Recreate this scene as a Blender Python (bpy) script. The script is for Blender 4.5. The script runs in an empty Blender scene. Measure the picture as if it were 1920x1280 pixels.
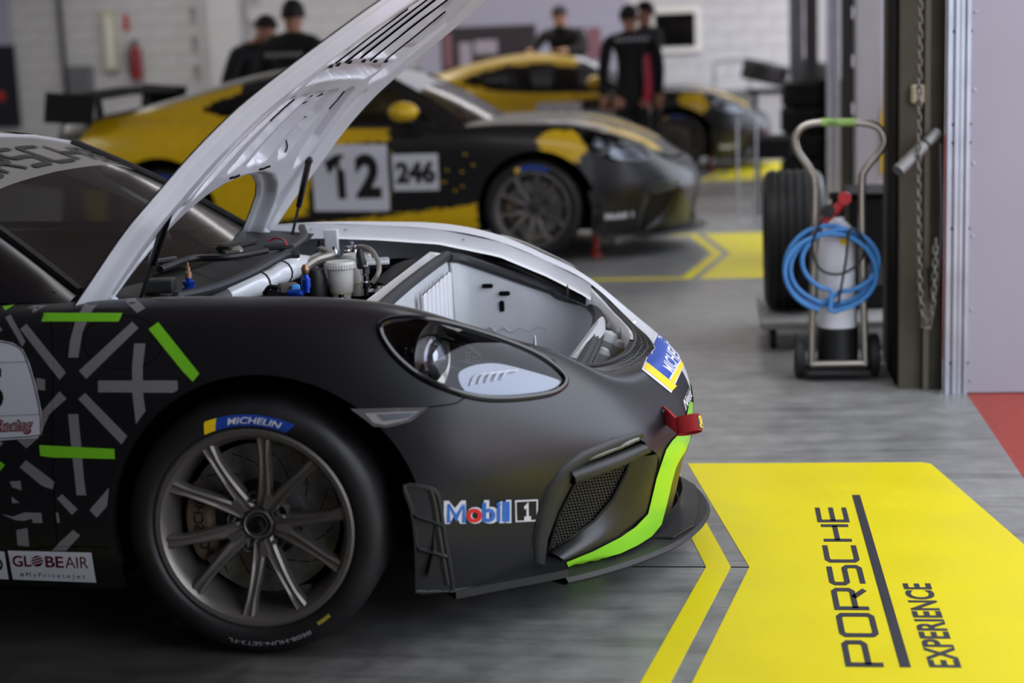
import bpy, bmesh, math, random
import numpy as np
from mathutils import Vector, Matrix, geometry
from mathutils.bvhtree import BVHTree

random.seed(7)
rng = np.random.default_rng(7)
PI = math.pi
SC = bpy.context.scene
COL = SC.collection

# ------------------------------------------------------------------ camera
F_PX = 3100.0
CAM = np.array([1.11776, -3.66180, 1.43770])
RV = np.array([0.99159643, 0.12384886, -0.03738963])
UV = np.array([0.0141376, 0.183545, 0.98290964])
FV = np.array([-0.12859492, 0.97517829, -0.18025164])
cd = bpy.data.cameras.new('camera')
cam = bpy.data.objects.new('camera', cd)
COL.objects.link(cam)
cam.matrix_world = Matrix(((RV[0], UV[0], -FV[0], CAM[0]), (RV[1], UV[1], -FV[1], CAM[1]), (RV[2], UV[2], -FV[2], CAM[2]), (0, 0, 0, 1)))
cd.sensor_width = 36.0
cd.lens = F_PX * 36.0 / 1920.0
cd.clip_start = 0.05
cd.dof.use_dof = True
cd.dof.focus_distance = 4.55
cd.dof.aperture_fstop = 1.75
SC.camera = cam

# ------------------------------------------------------------------ world, lights, exposure
SC.view_settings.view_transform = 'Standard'
SC.view_settings.look = 'None'
SC.view_settings.gamma = 1.0
SC.view_settings.exposure = 0.0
wd = bpy.data.worlds.new('overcast_sky'); SC.world = wd
wd.use_nodes = True
wn = wd.node_tree.nodes; wl = wd.node_tree.links
bg = wn['Background']
tc = wn.new('ShaderNodeTexCoord'); sx = wn.new('ShaderNodeSeparateXYZ'); rp = wn.new('ShaderNodeValToRGB')
wl.new(tc.outputs['Generated'], sx.inputs[0]); wl.new(sx.outputs['Z'], rp.inputs[0]); wl.new(rp.outputs[0], bg.inputs[0])
rp.color_ramp.elements[0].position = 0.0; rp.color_ramp.elements[0].color = (0.70, 0.77, 0.92, 1)
rp.color_ramp.elements[1].position = 0.6; rp.color_ramp.elements[1].color = (0.86, 0.92, 1.0, 1)
bg.inputs[1].default_value = 4.0

def area(name, loc, rot, sx_, sy_, power, col=(1, 1, 1)):
    l = bpy.data.lights.new(name, 'AREA'); l.shape = 'RECTANGLE'; l.size = sx_; l.size_y = sy_; l.energy = power; l.color = col
    o = bpy.data.objects.new(name, l); o.location = loc; o.rotation_euler = rot; COL.objects.link(o); return o
for xx, yy, pw in ((-7.2, 4.9, 60), (-7.2, 10.4, 75), (-6.0, 16.2, 76), (-2.6, 16.2, 76), (.4, 16.2, 76)):
    area('ceiling_lamp', (xx, yy, 3.72), (0, 0, 0), 3.0, 1.6, pw, (1.0, 0.97, 0.93))

area('ceiling_lamp', (.1, 2.3, 3.75), (0, 0, 0), 3.4, 1.1, 55, (.95, .97, 1.0))

# ------------------------------------------------------------------ small helpers
def un(px, py, X=None, Y=None, Z=None):
    d = FV + RV * ((px - 960) / F_PX) + UV * ((640 - py) / F_PX)
    t = (Y - CAM[1]) / d[1] if Y is not None else (Z - CAM[2]) / d[2] if Z is not None else (X - CAM[0]) / d[0]
    return CAM + d * t
def ray_dir(px, py):
    d = FV + RV * ((px - 960) / F_PX) + UV * ((640 - py) / F_PX)
    return d / np.linalg.norm(d)

def lin(c):
    def f(v):
        v = v / 255.0
        return v / 12.92 if v <= 0.04045 else ((v + 0.055) / 1.055) ** 2.4
    return (f(c[0]), f(c[1]), f(c[2]), 1.0)

def mat(name, rgb, rough=0.5, metal=0.0, spec=0.5, coat=0.0, noise=0.0, nscale=20.0, bump=0.0, bscale=200.0, trans=0.0, alpha=1.0, emit=0.0, aniso=0.0, rvar=0.0, ior=1.45):
    m = bpy.data.materials.new(name); m.use_nodes = True
    nt = m.node_tree; b = nt.nodes['Principled BSDF']
    c = lin(rgb)
    b.inputs['Base Color'].default_value = c
    b.inputs['Roughness'].default_value = rough; b.inputs['Metallic'].default_value = metal
    b.inputs['Specular IOR Level'].default_value = spec; b.inputs['Coat Weight'].default_value = coat
    b.inputs['Transmission Weight'].default_value = trans; b.inputs['Alpha'].default_value = alpha; b.inputs['IOR'].default_value = ior
    if emit:
        b.inputs['Emission Color'].default_value = c; b.inputs['Emission Strength'].default_value = emit
    if noise or rvar:
        t = nt.nodes.new('ShaderNodeTexCoord'); n = nt.nodes.new('ShaderNodeTexNoise')
        n.inputs['Scale'].default_value = nscale; n.inputs['Detail'].default_value = 6
        nt.links.new(t.outputs['Object'], n.inputs['Vector'])
        if noise:
            r = nt.nodes.new('ShaderNodeValToRGB')
            r.color_ramp.elements[0].position = 0.3; r.color_ramp.elements[1].position = 0.7
            r.color_ramp.elements[0].color = tuple(max(0, v * (1 - noise)) for v in c[:3]) + (1,)
            r.color_ramp.elements[1].color = tuple(min(1, v * (1 + noise)) for v in c[:3]) + (1,)
            nt.links.new(n.outputs['Fac'], r.inputs[0]); nt.links.new(r.outputs[0], b.inputs['Base Color'])
        if rvar:
            mr = nt.nodes.new('ShaderNodeMapRange'); mr.inputs[1].default_value = .3; mr.inputs[2].default_value = .7
            mr.inputs[3].default_value = rough - rvar; mr.inputs[4].default_value = rough + rvar
            nt.links.new(n.outputs['Fac'], mr.inputs[0]); nt.links.new(mr.outputs[0], b.inputs['Roughness'])
    if bump:
        t2 = nt.nodes.new('ShaderNodeTexCoord'); n2 = nt.nodes.new('ShaderNodeTexNoise'); bp = nt.nodes.new('ShaderNodeBump')
        n2.inputs['Scale'].default_value = bscale; n2.inputs['Detail'].default_value = 4
        bp.inputs['Strength'].default_value = bump; bp.inputs['Distance'].default_value = 0.002
        nt.links.new(t2.outputs['Object'], n2.inputs['Vector']); nt.links.new(n2.outputs['Fac'], bp.inputs['Height']); nt.links.new(bp.outputs[0], b.inputs['Normal'])
    return m

M = {}
M['wrap'] = mat('matte_black_wrap', (17, 17, 21), 0.34, spec=0.75)
M['wrap_far'] = mat('white_paint', (205, 206, 212), 0.35, coat=0.3)
M['whitein'] = mat('white_inner_paint', (208, 209, 213), 0.32, coat=0.4, noise=0.03, nscale=12)
M['tubwhite'] = mat('grey_white_tub', (176, 178, 182), 0.5, noise=0.06, nscale=14)
M['black'] = mat('black_plastic', (17, 17, 18), 0.5)
M['blackmat'] = mat('black_dull', (9, 9, 10), 0.85, spec=0.2)
M['rubber'] = mat('rubber', (22, 21, 22), 0.62, noise=0.25, nscale=9, bump=0.15, bscale=60)
M['seal'] = mat('rubber_seal', (40, 40, 43), 0.55)
M['tyre'] = mat('tyre_rubber', (21, 20, 21), 0.55, noise=0.3, nscale=7, rvar=.12)
M['rim'] = mat('rim_gunmetal', (112, 107, 103), 0.36, metal=0.65, rvar=0.05, nscale=30)
M['disc'] = mat('brake_disc', (128, 126, 123), 0.42, metal=0.5, noise=0.2, nscale=50)
M['caliper'] = mat('caliper', (92, 76, 60), 0.5, noise=0.1)
M['dark'] = mat('dark_liner', (7, 7, 8), 0.9, spec=0.1)
M['chrome'] = mat('chrome', (215, 215, 220), 0.12, metal=1.0)
M['steel'] = mat('galvanised_steel', (168, 172, 180), 0.38, metal=0.7, noise=0.12, nscale=8)
M['alu'] = mat('aluminium', (165, 158, 148), 0.33, metal=0.85, noise=0.08, nscale=15)
M['strip_grey'] = mat('grey_vinyl_strip', (124, 120, 122), 0.45)
M['lime'] = mat('lime_vinyl', (136, 206, 44), 0.3, coat=0.4)
M['limestrip'] = mat('lime_vinyl_strip', (120, 200, 36), 0.4)
M['stickwhite'] = mat('white_vinyl', (206, 207, 214), 0.4)
M['blue'] = mat('blue_print', (30, 68, 160), 0.4)
M['mblue'] = mat('blue_letter_print', (52, 104, 182), 0.4)
M['yellowprint'] = mat('yellow_print', (246, 204, 24), 0.4)
M['red'] = mat('red_print', (205, 44, 40), 0.4)
M['maroon'] = mat('maroon_print', (92, 20, 40), 0.4)
M['greyprint'] = mat('grey_print', (90, 90, 95), 0.4)
M['blackprint'] = mat('black_print', (16, 16, 18), 0.5)
M['strap'] = mat('red_webbing', (150, 18, 24), 0.75, bump=0.5, bscale=400)
M['glossblack'] = mat('gloss_black', (8, 8, 9), 0.12, coat=0.5)
M['greyroof'] = mat('roof_grey', (128, 126, 124), 0.45)

def bp_fix(name, o):
    return o

def mesh_obj(name, verts, faces, m, parent=None, smooth=True, mats=None, fm=None):
    used = sorted({i for q in faces for i in q})
    if len(used) < len(verts):
        re_ = {i: k for k, i in enumerate(used)}; verts = [verts[i] for i in used]; faces = [tuple(re_[i] for i in q) for q in faces]
    me = bpy.data.meshes.new(name)
    me.from_pydata([tuple(map(float, v)) for v in verts], [], faces)
    if mats:
        for x in mats: me.materials.append(x)
        if fm is not None: me.polygons.foreach_set('material_index', fm)
    else:
        me.materials.append(m)
    me.polygons.foreach_set('use_smooth', [smooth] * len(me.polygons))
    me.update()
    o = bpy.data.objects.new(name, me); COL.objects.link(o)
    if parent: o.parent = parent
    return o

class MB:
    """collects simple solids and links them as ONE mesh object"""
    def __init__(s): s.v = []; s.f = []
    def add(s, v, f):
        n = len(s.v); s.v += [tuple(map(float, p)) for p in v]; s.f += [tuple(i + n for i in q) for q in f]; return s
    def box(s, c, d, rz=0.0, M4=None, bev=0.0):
        hx, hy, hz = d[0] / 2, d[1] / 2, d[2] / 2
        b = min(bev, hx * .9, hy * .9, hz * .9)
        if b > 0:
            pts = []
            for z, ins in ((-hz, b), (-hz + b, 0), (hz - b, 0), (hz, b)):
                x, y = hx - ins, hy - ins; k = b if ins == 0 else b * .6
                pts += [(-x + k, -y, z), (x - k, -y, z), (x, -y + k, z), (x, y - k, z), (x - k, y, z), (-x + k, y, z), (-x, y - k, z), (-x, -y + k, z)]
            fs = [tuple(reversed(range(8))), tuple(range(24, 32))]
            for r in range(3):
                for i in range(8): j = (i + 1) % 8; fs.append((r * 8 + i, r * 8 + j, r * 8 + 8 + j, r * 8 + 8 + i))
        else:
            pts = [(-hx, -hy, -hz), (hx, -hy, -hz), (hx, hy, -hz), (-hx, hy, -hz), (-hx, -hy, hz), (hx, -hy, hz), (hx, hy, hz), (-hx, hy, hz)]
            fs = [(3, 2, 1, 0), (4, 5, 6, 7), (0, 1, 5, 4), (1, 2, 6, 5), (2, 3, 7, 6), (3, 0, 4, 7)]
        T = M4 if M4 is not None else Matrix.Translation(c) @ Matrix.Rotation(rz, 4, 'Z')
        return s.add([T @ Vector(p) for p in pts], fs)
    def tube(s, path, r, n=8, cap=True, closed=False):
        P = [Vector(p) for p in path]; k = len(P); rr = r if hasattr(r, '__len__') else [r] * k
        vs = []; up = None
        for i in range(k):
            a = P[(i - 1) % k] if (i > 0 or closed) else P[i]; b = P[(i + 1) % k] if (i < k - 1 or closed) else P[i]
            t = (b - a).normalized() if (b - a).length > 1e-9 else Vector((0, 0, 1))
            if up is None:
                up = Vector((0, 0, 1)) if abs(t.z) < .9 else Vector((1, 0, 0))
            e1 = (up - t * up.dot(t))
            if e1.length < 1e-6: e1 = t.orthogonal()
            e1.normalize(); e2 = t.cross(e1); up = e1
            for j in range(n):
                q = 2 * PI * j / n
                vs.append(P[i] + (e1 * math.cos(q) + e2 * math.sin(q)) * rr[i])
        fs = []
        m = k if closed else k - 1
        for i in range(m):
            for j in range(n):
                a = i * n + j; b = i * n + (j + 1) % n; c = ((i + 1) % k) * n + (j + 1) % n; d = ((i + 1) % k) * n + j
                fs.append((a, b, c, d))
        if cap and not closed:
            fs.append(tuple(reversed(range(n)))); fs.append(tuple((k - 1) * n + j for j in range(n)))
        return s.add(vs, fs)
    def lathe(s, prof, n=32, T=None, closed=False, cap=False):
        """prof: (r, h) about local Z"""
        T = T or Matrix.Identity(4); k = len(prof); vs = []
        for r, h in prof:
            for j in range(n):
                q = 2 * PI * j / n; vs.append(T @ Vector((r * math.cos(q), r * math.sin(q), h)))
        fs = []
        for i in range(k if closed else k - 1):
            for j in range(n):
                i2 = (i + 1) % k
                fs.append((i * n + j, i * n + (j + 1) % n, i2 * n + (j + 1) % n, i2 * n + j))
        if cap and not closed:
            if prof[0][0] > 1e-4: fs.append(tuple(reversed(range(n))))
            if prof[-1][0] > 1e-4: fs.append(tuple((k - 1) * n + j for j in range(n)))
        return s.add(vs, fs)
    def prism(s, poly, z0, z1, T=None):
        T = T or Matrix.Identity(4); n = len(poly)
        vs = [T @ Vector((p[0], p[1], z0)) for p in poly] + [T @ Vector((p[0], p[1], z1)) for p in poly]
        fs = [tuple(reversed(range(n))), tuple(range(n, 2 * n))] + [(i, (i + 1) % n, n + (i + 1) % n, n + i) for i in range(n)]
        return s.add(vs, fs)
    def build(s, name, m, parent=None, smooth=True, sharp=35):
        o = mesh_obj(name, s.v, s.f, m, parent, smooth)
        bm = bmesh.new(); bm.from_mesh(o.data); bmesh.ops.recalc_face_normals(bm, faces=bm.faces)
        if smooth:
            for e in bm.edges:
                if len(e.link_faces) == 2 and e.calc_face_angle(0) > math.radians(sharp): e.smooth = False
        bm.to_mesh(o.data); bm.free()
        return o

def orient(o, centre):
    """turn all faces away from a centre point (local coordinates)"""
    c = Vector(centre); bm = bmesh.new(); bm.from_mesh(o.data)
    for f in bm.faces:
        if f.normal.dot(f.calc_center_median() - c) < 0: f.normal_flip()
    bm.to_mesh(o.data); bm.free(); return o
def tag(o, label=None, cat=None, group=None, kind=None):
    if label: o['label'] = label
    if cat: o['category'] = cat
    if group: o['group'] = group
    if kind: o['kind'] = kind
    return o
def empty(name, loc=(0, 0, 0), rz=0.0):
    o = bpy.data.objects.new(name, None); o.location = loc; o.rotation_euler = (0, 0, rz); o.empty_display_size = .1
    COL.objects.link(o); return o
def copy_tree(o, parent=None):
    c = o.copy(); COL.objects.link(c)
    if parent: c.parent = parent; c.matrix_parent_inverse = o.matrix_parent_inverse.copy()
    for ch in list(o.children): copy_tree(ch, c)
    return c
def catmull(pts, n=8, closed=False):
    P = np.array(pts, float); k = len(P); out = []
    m = k if closed else k - 1
    for i in range(m):
        p0 = P[(i - 1) % k] if (closed or i > 0) else 2 * P[i] - P[i + 1]
        p1 = P[i]; p2 = P[(i + 1) % k]
        p3 = P[(i + 2) % k] if (closed or i + 2 < k) else 2 * p2 - p1
        for j in range(n):
            t = j / n
            out.append(0.5 * (2 * p1 + (p2 - p0) * t + (2 * p0 - 5 * p1 + 4 * p2 - p3) * t * t + (3 * p1 - p0 - 3 * p2 + p3) * t ** 3))
    if not closed: out.append(P[-1])
    return np.array(out)

def text_mesh(s, size=1.0, embolden=0.0, shear=0.0, align='LEFT'):
    c = bpy.data.curves.new('text_curve', 'FONT'); c.body = s; c.size = size; c.offset = embolden; c.shear = shear; c.align_x = align; c.resolution_u = 4
    o = bpy.data.objects.new('text_curve', c)
    COL.objects.link(o)
    dg = bpy.context.evaluated_depsgraph_get(); dg.update()
    me = bpy.data.meshes.new_from_object(o.evaluated_get(dg))
    v = np.array([tuple(x.co)[:2] for x in me.vertices]); f = [tuple(p.vertices) for p in me.polygons]
    bpy.data.objects.remove(o); bpy.data.curves.remove(c); bpy.data.meshes.remove(me)
    return v, f

def in_poly(p, poly):
    x, y = p; r = False; n = len(poly); j = n - 1
    for i in range(n):
        xi, yi = poly[i][0], poly[i][1]; xj, yj = poly[j][0], poly[j][1]
        if (yi > y) != (yj > y) and x < (xj - xi) * (y - yi) / (yj - yi) + xi: r = not r
        j = i
    return r

def poly_grid(poly, step):
    """triangulated polygon with interior points (2-D)"""
    P = [Vector((float(p[0]), float(p[1]))) for p in poly]
    pts = []; n = len(P)
    for i in range(n):
        a = P[i]; b = P[(i + 1) % n]; k = max(1, int((b - a).length / step))
        for j in range(k): pts.append(a + (b - a) * (j / k))
    nb = len(pts); edges = [(i, (i + 1) % nb) for i in range(nb)]
    xs = [p.x for p in P]; ys = [p.y for p in P]; bound = [tuple(p) for p in pts]
    y = min(ys) + step * .5
    while y < max(ys):
        x = min(xs) + step * .5
        while x < max(xs):
            if in_poly((x, y), bound) and min((abs(x - q[0]) + abs(y - q[1])) for q in bound) > step * .45: pts.append(Vector((x, y)))
            x += step
        y += step
    r = geometry.delaunay_2d_cdt(pts, edges, [tuple(range(nb))], 1, 1e-6)
    vs = [tuple(p) for p in r[0]]
    fs = [tuple(f) for f in r[2] if in_poly(tuple(np.mean([vs[i] for i in f], axis=0)), bound)]
    return vs, fs

# ------------------------------------------------------------------ car body surface (shared by the three cars)
YC = 0.90          # centre plane of the car, its near front wheel's face lies on y = 0
WB = 2.484
ROWS = 9
SIDE = [  # X, then nine (half breadth, height) pairs from sill to shut line
 (-3.43, [(.02, .24), (.02, .32), (.02, .42), (.02, .52), (.02, .62), (.02, .72), (.02, .80), (.02, .87), (.02, .93)], [0, .015, .03, .02, 0, 0, .01, .03, .05]),
 (-3.40, [(.40, .24), (.40, .32), (.40, .42), (.40, .52), (.40, .62), (.40, .72), (.40, .80), (.39, .87), (.38, .93)], [0, .015, .03, .02, 0, 0, .01, .03, .05]),
 (-3.28, [(.68, .23), (.68, .31), (.69, .41), (.69, .51), (.68, .61), (.67, .71), (.66, .79), (.63, .87), (.58, .93)], [0, .01, .02, .02, 0, 0, .01, .02, .03]),
 (-3.05, [(.83, .21), (.845, .30), (.85, .40), (.85, .50), (.845, .60), (.835, .70), (.81, .79), (.76, .88), (.66, .945)], None),
 (-2.75, [(.87, .18), (.89, .28), (.90, .39), (.905, .50), (.905, .61), (.895, .71), (.865, .80), (.80, .895), (.68, .955)], None),
 (-2.48, [(.87, .17), (.90, .28), (.91, .39), (.915, .50), (.915, .61), (.905, .71), (.875, .80), (.81, .895), (.70, .955)], None),
 (-2.15, [(.86, .16), (.885, .27), (.90, .38), (.905, .49), (.905, .60), (.895, .70), (.87, .79), (.82, .875), (.74, .935)], None),
 (-1.8, [(.85, .16), (.875, .26), (.88, .37), (.88, .48), (.885, .58), (.89, .68), (.875, .765), (.84, .84), (.78, .895)], None),
 (-1.4, [(.85, .16), (.87, .26), (.87, .36), (.868, .47), (.875, .57), (.882, .67), (.87, .755), (.84, .825), (.79, .865)], None),
 (-1.0, [(.85, .16), (.872, .26), (.872, .36), (.868, .47), (.875, .57), (.882, .67), (.87, .755), (.84, .82), (.79, .855)], None),
 (-.7, [(.855, .16), (.882, .26), (.885, .36), (.882, .47), (.885, .57), (.888, .67), (.875, .758), (.84, .825), (.79, .850)], None),
 (-.45, [(.865, .16), (.895, .26), (.90, .36), (.90, .47), (.90, .57), (.90, .67), (.885, .765), (.845, .838), (.79, .852)], None),
 (-.2, [(.875, .16), (.90, .26), (.905, .37), (.91, .48), (.91, .58), (.907, .68), (.886, .775), (.835, .851), (.767, .858)], None),
 (0, [(.88, .16), (.905, .27), (.91, .38), (.915, .49), (.915, .59), (.908, .685), (.884, .775), (.825, .850), (.742, .850)], None),
 (.2, [(.875, .15), (.90, .26), (.908, .37), (.91, .48), (.908, .58), (.90, .672), (.872, .762), (.805, .842), (.71, .836)], None),
 (.4, [(.83, .135), (.865, .24), (.88, .34), (.885, .45), (.88, .545), (.868, .635), (.84, .722), (.77, .800), (.675, .796)], None),
 (.56, [(.71, .125), (.755, .22), (.79, .32), (.82, .415), (.82, .505), (.81, .59), (.787, .672), (.728, .737), (.64, .732)], None),
]
NOSE = [  # rows as (X, b, z): the corner turning round to the centre of the nose
 [(.675, .60, .12), (.70, .63, .21), (.70, .68, .31), (.705, .715, .40), (.71, .715, .485), (.712, .695, .562), (.708, .66, .628), (.70, .61, .676), (.69, .565, .676)],
 [(.81, .49, .12), (.83, .52, .21), (.85, .565, .31), (.86, .59, .395), (.858, .59, .465), (.845, .57, .525), (.83, .54, .575), (.815, .495, .598), (.79, .465, .606)],
 [(.905, .345, .12), (.925, .37, .21), (.945, .41, .31), (.955, .43, .385), (.95, .425, .45), (.935, .405, .503), (.91, .375, .545), (.883, .335, .568), (.85, .32, .578)],
 [(.958, .185, .12), (.978, .20, .21), (.996, .225, .31), (1.004, .24, .38), (1.0, .235, .44), (.985, .225, .49), (.958, .205, .535), (.93, .18, .562), (.893, .165, .572)],
 [(.98, 0, .12), (.998, 0, .21), (1.016, 0, .31), (1.022, 0, .375), (1.018, 0, .435), (1.002, 0, .486), (.975, 0, .532), (.948, 0, .556), (.918, 0, .570)],
]
def ctrl_grid():
    G = []
    for X, rows, dx in SIDE: G.append([(X + (dx[k] if dx else 0), b, z) for k, (b, z) in enumerate(rows)])
    for r in NOSE: G.append(r)
    return np.array(G, float)
def spline_matrix(t, T):
    """rows of weights: natural cubic spline through knots t evaluated at T"""
    n = len(t); h = np.diff(t); A = np.zeros((n, n)); B = np.zeros((n, n)); A[0, 0] = A[-1, -1] = 1
    for i in range(1, n - 1):
        A[i, i - 1] = h[i - 1]; A[i, i] = 2 * (h[i - 1] + h[i]); A[i, i + 1] = h[i]
        B[i, i - 1] = 6 / h[i - 1]; B[i, i] = -6 / h[i - 1] - 6 / h[i]; B[i, i + 1] = 6 / h[i]
    S2 = np.linalg.solve(A, B); W = np.zeros((len(T), n))
    for k, x in enumerate(T):
        i = min(max(np.searchsorted(t, x) - 1, 0), n - 2); a = (t[i + 1] - x) / h[i]; b = (x - t[i]) / h[i]
        W[k, i] += a; W[k, i + 1] += b
        W[k] += ((a ** 3 - a) * S2[i] + (b ** 3 - b) * S2[i + 1]) * h[i] ** 2 / 6
    return W
class Surf:
    def __init__(s, G):
        s.G = G
        du = np.linalg.norm(np.diff(G, axis=0), axis=2).mean(axis=1); dv = np.linalg.norm(np.diff(G, axis=1), axis=2).mean(axis=0)
        s.tu = np.r_[0, np.cumsum(du)]; s.tv = np.r_[0, np.cumsum(dv)]
    def grid(s, U, V):
        return np.einsum('ai,bj,ijk->abk', spline_matrix(s.tu, U), spline_matrix(s.tv, V), s.G)
    def pts(s, uv):
        uv = np.array(uv); Wu = spline_matrix(s.tu, uv[:, 0]); Wv = spline_matrix(s.tv, uv[:, 1])
        return np.einsum('ai,aj,ijk->ak', Wu, Wv, s.G)
BODY = Surf(ctrl_grid())
U0 = np.linspace(0, BODY.tu[-1], 250); V0 = np.linspace(0, BODY.tv[-1], 56)
P0 = BODY.grid(U0, V0)                                     # (X, b, z)
near_pts = np.stack([P0[..., 0], YC - P0[..., 1], P0[..., 2]], -1)
far_pts = np.stack([P0[..., 0], YC + P0[..., 1], P0[..., 2]], -1)
def grid_faces(nu, nv, flip=False):
    f = [(i * nv + j, (i + 1) * nv + j, (i + 1) * nv + j + 1, i * nv + j + 1) for i in range(nu - 1) for j in range(nv - 1)]
    return [tuple(reversed(q)) for q in f] if flip else f
GF = grid_faces(250, 56)
BVH_N = BVHTree.FromPolygons([tuple(p) for p in near_pts.reshape(-1, 3)], GF)
allv = [tuple(p) for p in near_pts.reshape(-1, 3)] + [tuple(p) for p in far_pts.reshape(-1, 3)]
BVH_A = BVHTree.FromPolygons(allv, GF + [tuple(i + 250 * 56 for i in reversed(q)) for q in GF])
def to_uv(idx, loc):
    q = idx // 55, idx % 55
    a, b, c_, d = near_pts[q[0], q[1]], near_pts[q[0] + 1, q[1]], near_pts[q[0] + 1, q[1] + 1], near_pts[q[0], q[1] + 1]
    p = np.array(loc); s, t = .5, .5
    for _ in range(6):
        f = a * (1 - s) * (1 - t) + b * s * (1 - t) + c_ * s * t + d * (1 - s) * t - p
        fs = (b - a) * (1 - t) + (c_ - d) * t; ft = (d - a) * (1 - s) + (c_ - b) * s
        x = np.linalg.lstsq(np.stack([fs, ft], 1), -f, rcond=None)[0]; s += x[0]; t += x[1]
    return (U0[q[0]] + s * (U0[1] - U0[0]), V0[q[1]] + t * (V0[1] - V0[0]))
def px_uv(px, py):
    loc, no, idx, d = BVH_N.ray_cast(Vector(CAM), Vector(ray_dir(px, py)))
    if loc is None:
        loc, no, idx, d = BVH_N.find_nearest(Vector(un(px, py, Y=.3)))
    return to_uv(idx, loc)
def px_on(px, py, bvh=None, lift=0.0):
    """the point of the near body side seen at a place of the photograph, lifted off along the normal"""
    d = Vector(ray_dir(px, py)); loc, no, idx, _ = (bvh or BVH_A).ray_cast(Vector(CAM), d)
    if loc is None: return None
    if no.dot(d) > 0: no = -no
    return loc + no * lift
def side_uv(X, z):
    loc, no, idx, d = BVH_N.ray_cast(Vector((X, -3, z)), Vector((0, 1, 0)))
    return to_uv(idx, loc) if loc else None

def arch_uv(xc, zc, r, r2=None):
    pts = []
    for a in np.linspace(PI + .75, -.75, 49):
        rr = r if r2 is None else r + (r2 - r) * abs(math.cos(a)) ** 3
        x, z = xc + rr * math.cos(a), zc + rr * math.sin(a)
        if z < .2: continue
        q = side_uv(x, z)
        if q: pts.append(q)
    return pts
HL_PX = [(712, 612), (724, 602), (748, 597), (795, 598), (850, 608), (930, 632), (1000, 660), (1042, 688), (1060, 711), (1050, 729), (1020, 740), (960, 747), (905, 746), (850, 733), (792, 708), (748, 674), (720, 638)]
HOLE_PX = [(1003, 985), (1005, 1030), (1012, 1050), (1034, 1057), (1060, 1050), (1110, 1030), (1160, 1006), (1190, 986), (1210, 962), (1221, 925), (1228, 893), (1236, 864), (1231, 850), (1216, 840), (1200, 824), (1150, 832), (1095, 852), (1056, 887), (1025, 930)]
front_arch = arch_uv(.03, .325, .367, .38)
rear_arch = arch_uv(-WB, .335, .375, .385)
def close_down(uvs): return [(uvs[0][0], -.05)] + uvs + [(uvs[-1][0], -.05)]
HL_UV = [px_uv(*p) for p in catmull(HL_PX, 4, True)]
HOLE_UV = [px_uv(*p) for p in catmull(HOLE_PX, 3, True)]
HOLES = {'front_arch': close_down(front_arch), 'rear_arch': close_down(rear_arch), 'headlight': HL_UV, 'intake': HOLE_UV}
# centre intake: the lower middle of the nose
cu = BODY.tu
i_c = len(BODY.G) - 1
HOLES['centre'] = [(cu[i_c - 1] - .03, BODY.tv[0] + .05), (cu[-1] + .05, BODY.tv[0] + .05), (cu[-1] + .05, BODY.tv[2] + .01), (cu[i_c - 1] + .01, BODY.tv[2] + .0)]

def in_poly_np(P, poly):
    x, y = P[:, 0], P[:, 1]; r = np.zeros(len(P), bool); n = len(poly); j = n - 1
    for i in range(n):
        xi, yi = poly[i]; xj, yj = poly[j]
        if yi != yj:
            c = ((yi > y) != (yj > y)) & (x < (xj - xi) * (y - yi) / (yj - yi) + xi); r ^= c
        j = i
    return r
def trimmed_skin(holes, nu=230, nv=60):
    # stations are closer together towards the nose
    ue = BODY.tu[-1]; s = np.linspace(0, 1, nu); U = ue * (1 - (1 - s) ** 1.35); V = np.linspace(0, BODY.tv[-1], nv)
    g = [(u, v) for u in U for v in V]
    pts = list(g); edges = []; n0 = len(pts)
    for h in holes:
        hh = []
        for k in range(len(h)):
            a = np.array(h[k]); b = np.array(h[(k + 1) % len(h)]); m = max(1, int(np.linalg.norm(b - a) / .012))
            for j in range(m): hh.append(tuple(a + (b - a) * j / m))
        n1 = len(pts); pts += hh
        edges += [(n1 + k, n1 + (k + 1) % len(hh)) for k in range(len(hh))]
    arr = np.array(pts)
    # drop grid points too close to a hole outline
    keep = np.ones(len(pts), bool); ho = arr[n0:]
    for k in range(0, n0):
        d = np.abs(ho - arr[k]).max(axis=1).min() if len(ho) else 1
        if d < .004: keep[k] = False
    idx = -np.ones(len(pts), int); idx[keep] = np.arange(keep.sum())
    P = [Vector(p) for p, k in zip(pts, keep) if k]; E = [(int(idx[a]), int(idx[b])) for a, b in edges]
    r = geometry.delaunay_2d_cdt(P, E, [], 0, 1e-5)
    uv = np.array([tuple(p) for p in r[0]]); F = np.array([f for f in r[2] if len(f) == 3])
    ce = uv[F].mean(axis=1)
    ok = (ce[:, 0] > -1e-6) & (ce[:, 0] < BODY.tu[-1] + 1e-6) & (ce[:, 1] > 0) & (ce[:, 1] < BODY.tv[-1])
    for h in holes: ok &= ~in_poly_np(ce, h)
    F = F[ok]; used = np.unique(F); re = -np.ones(len(uv), int); re[used] = np.arange(len(used))
    uvc = uv[used].copy(); uvc[:, 0] = np.clip(uvc[:, 0], 0, BODY.tu[-1]); uvc[:, 1] = np.clip(uvc[:, 1], 0, BODY.tv[-1])
    X = BODY.pts(uvc)
    return X, re[F]
SKX, SKF = trimmed_skin(list(HOLES.values()))

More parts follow.
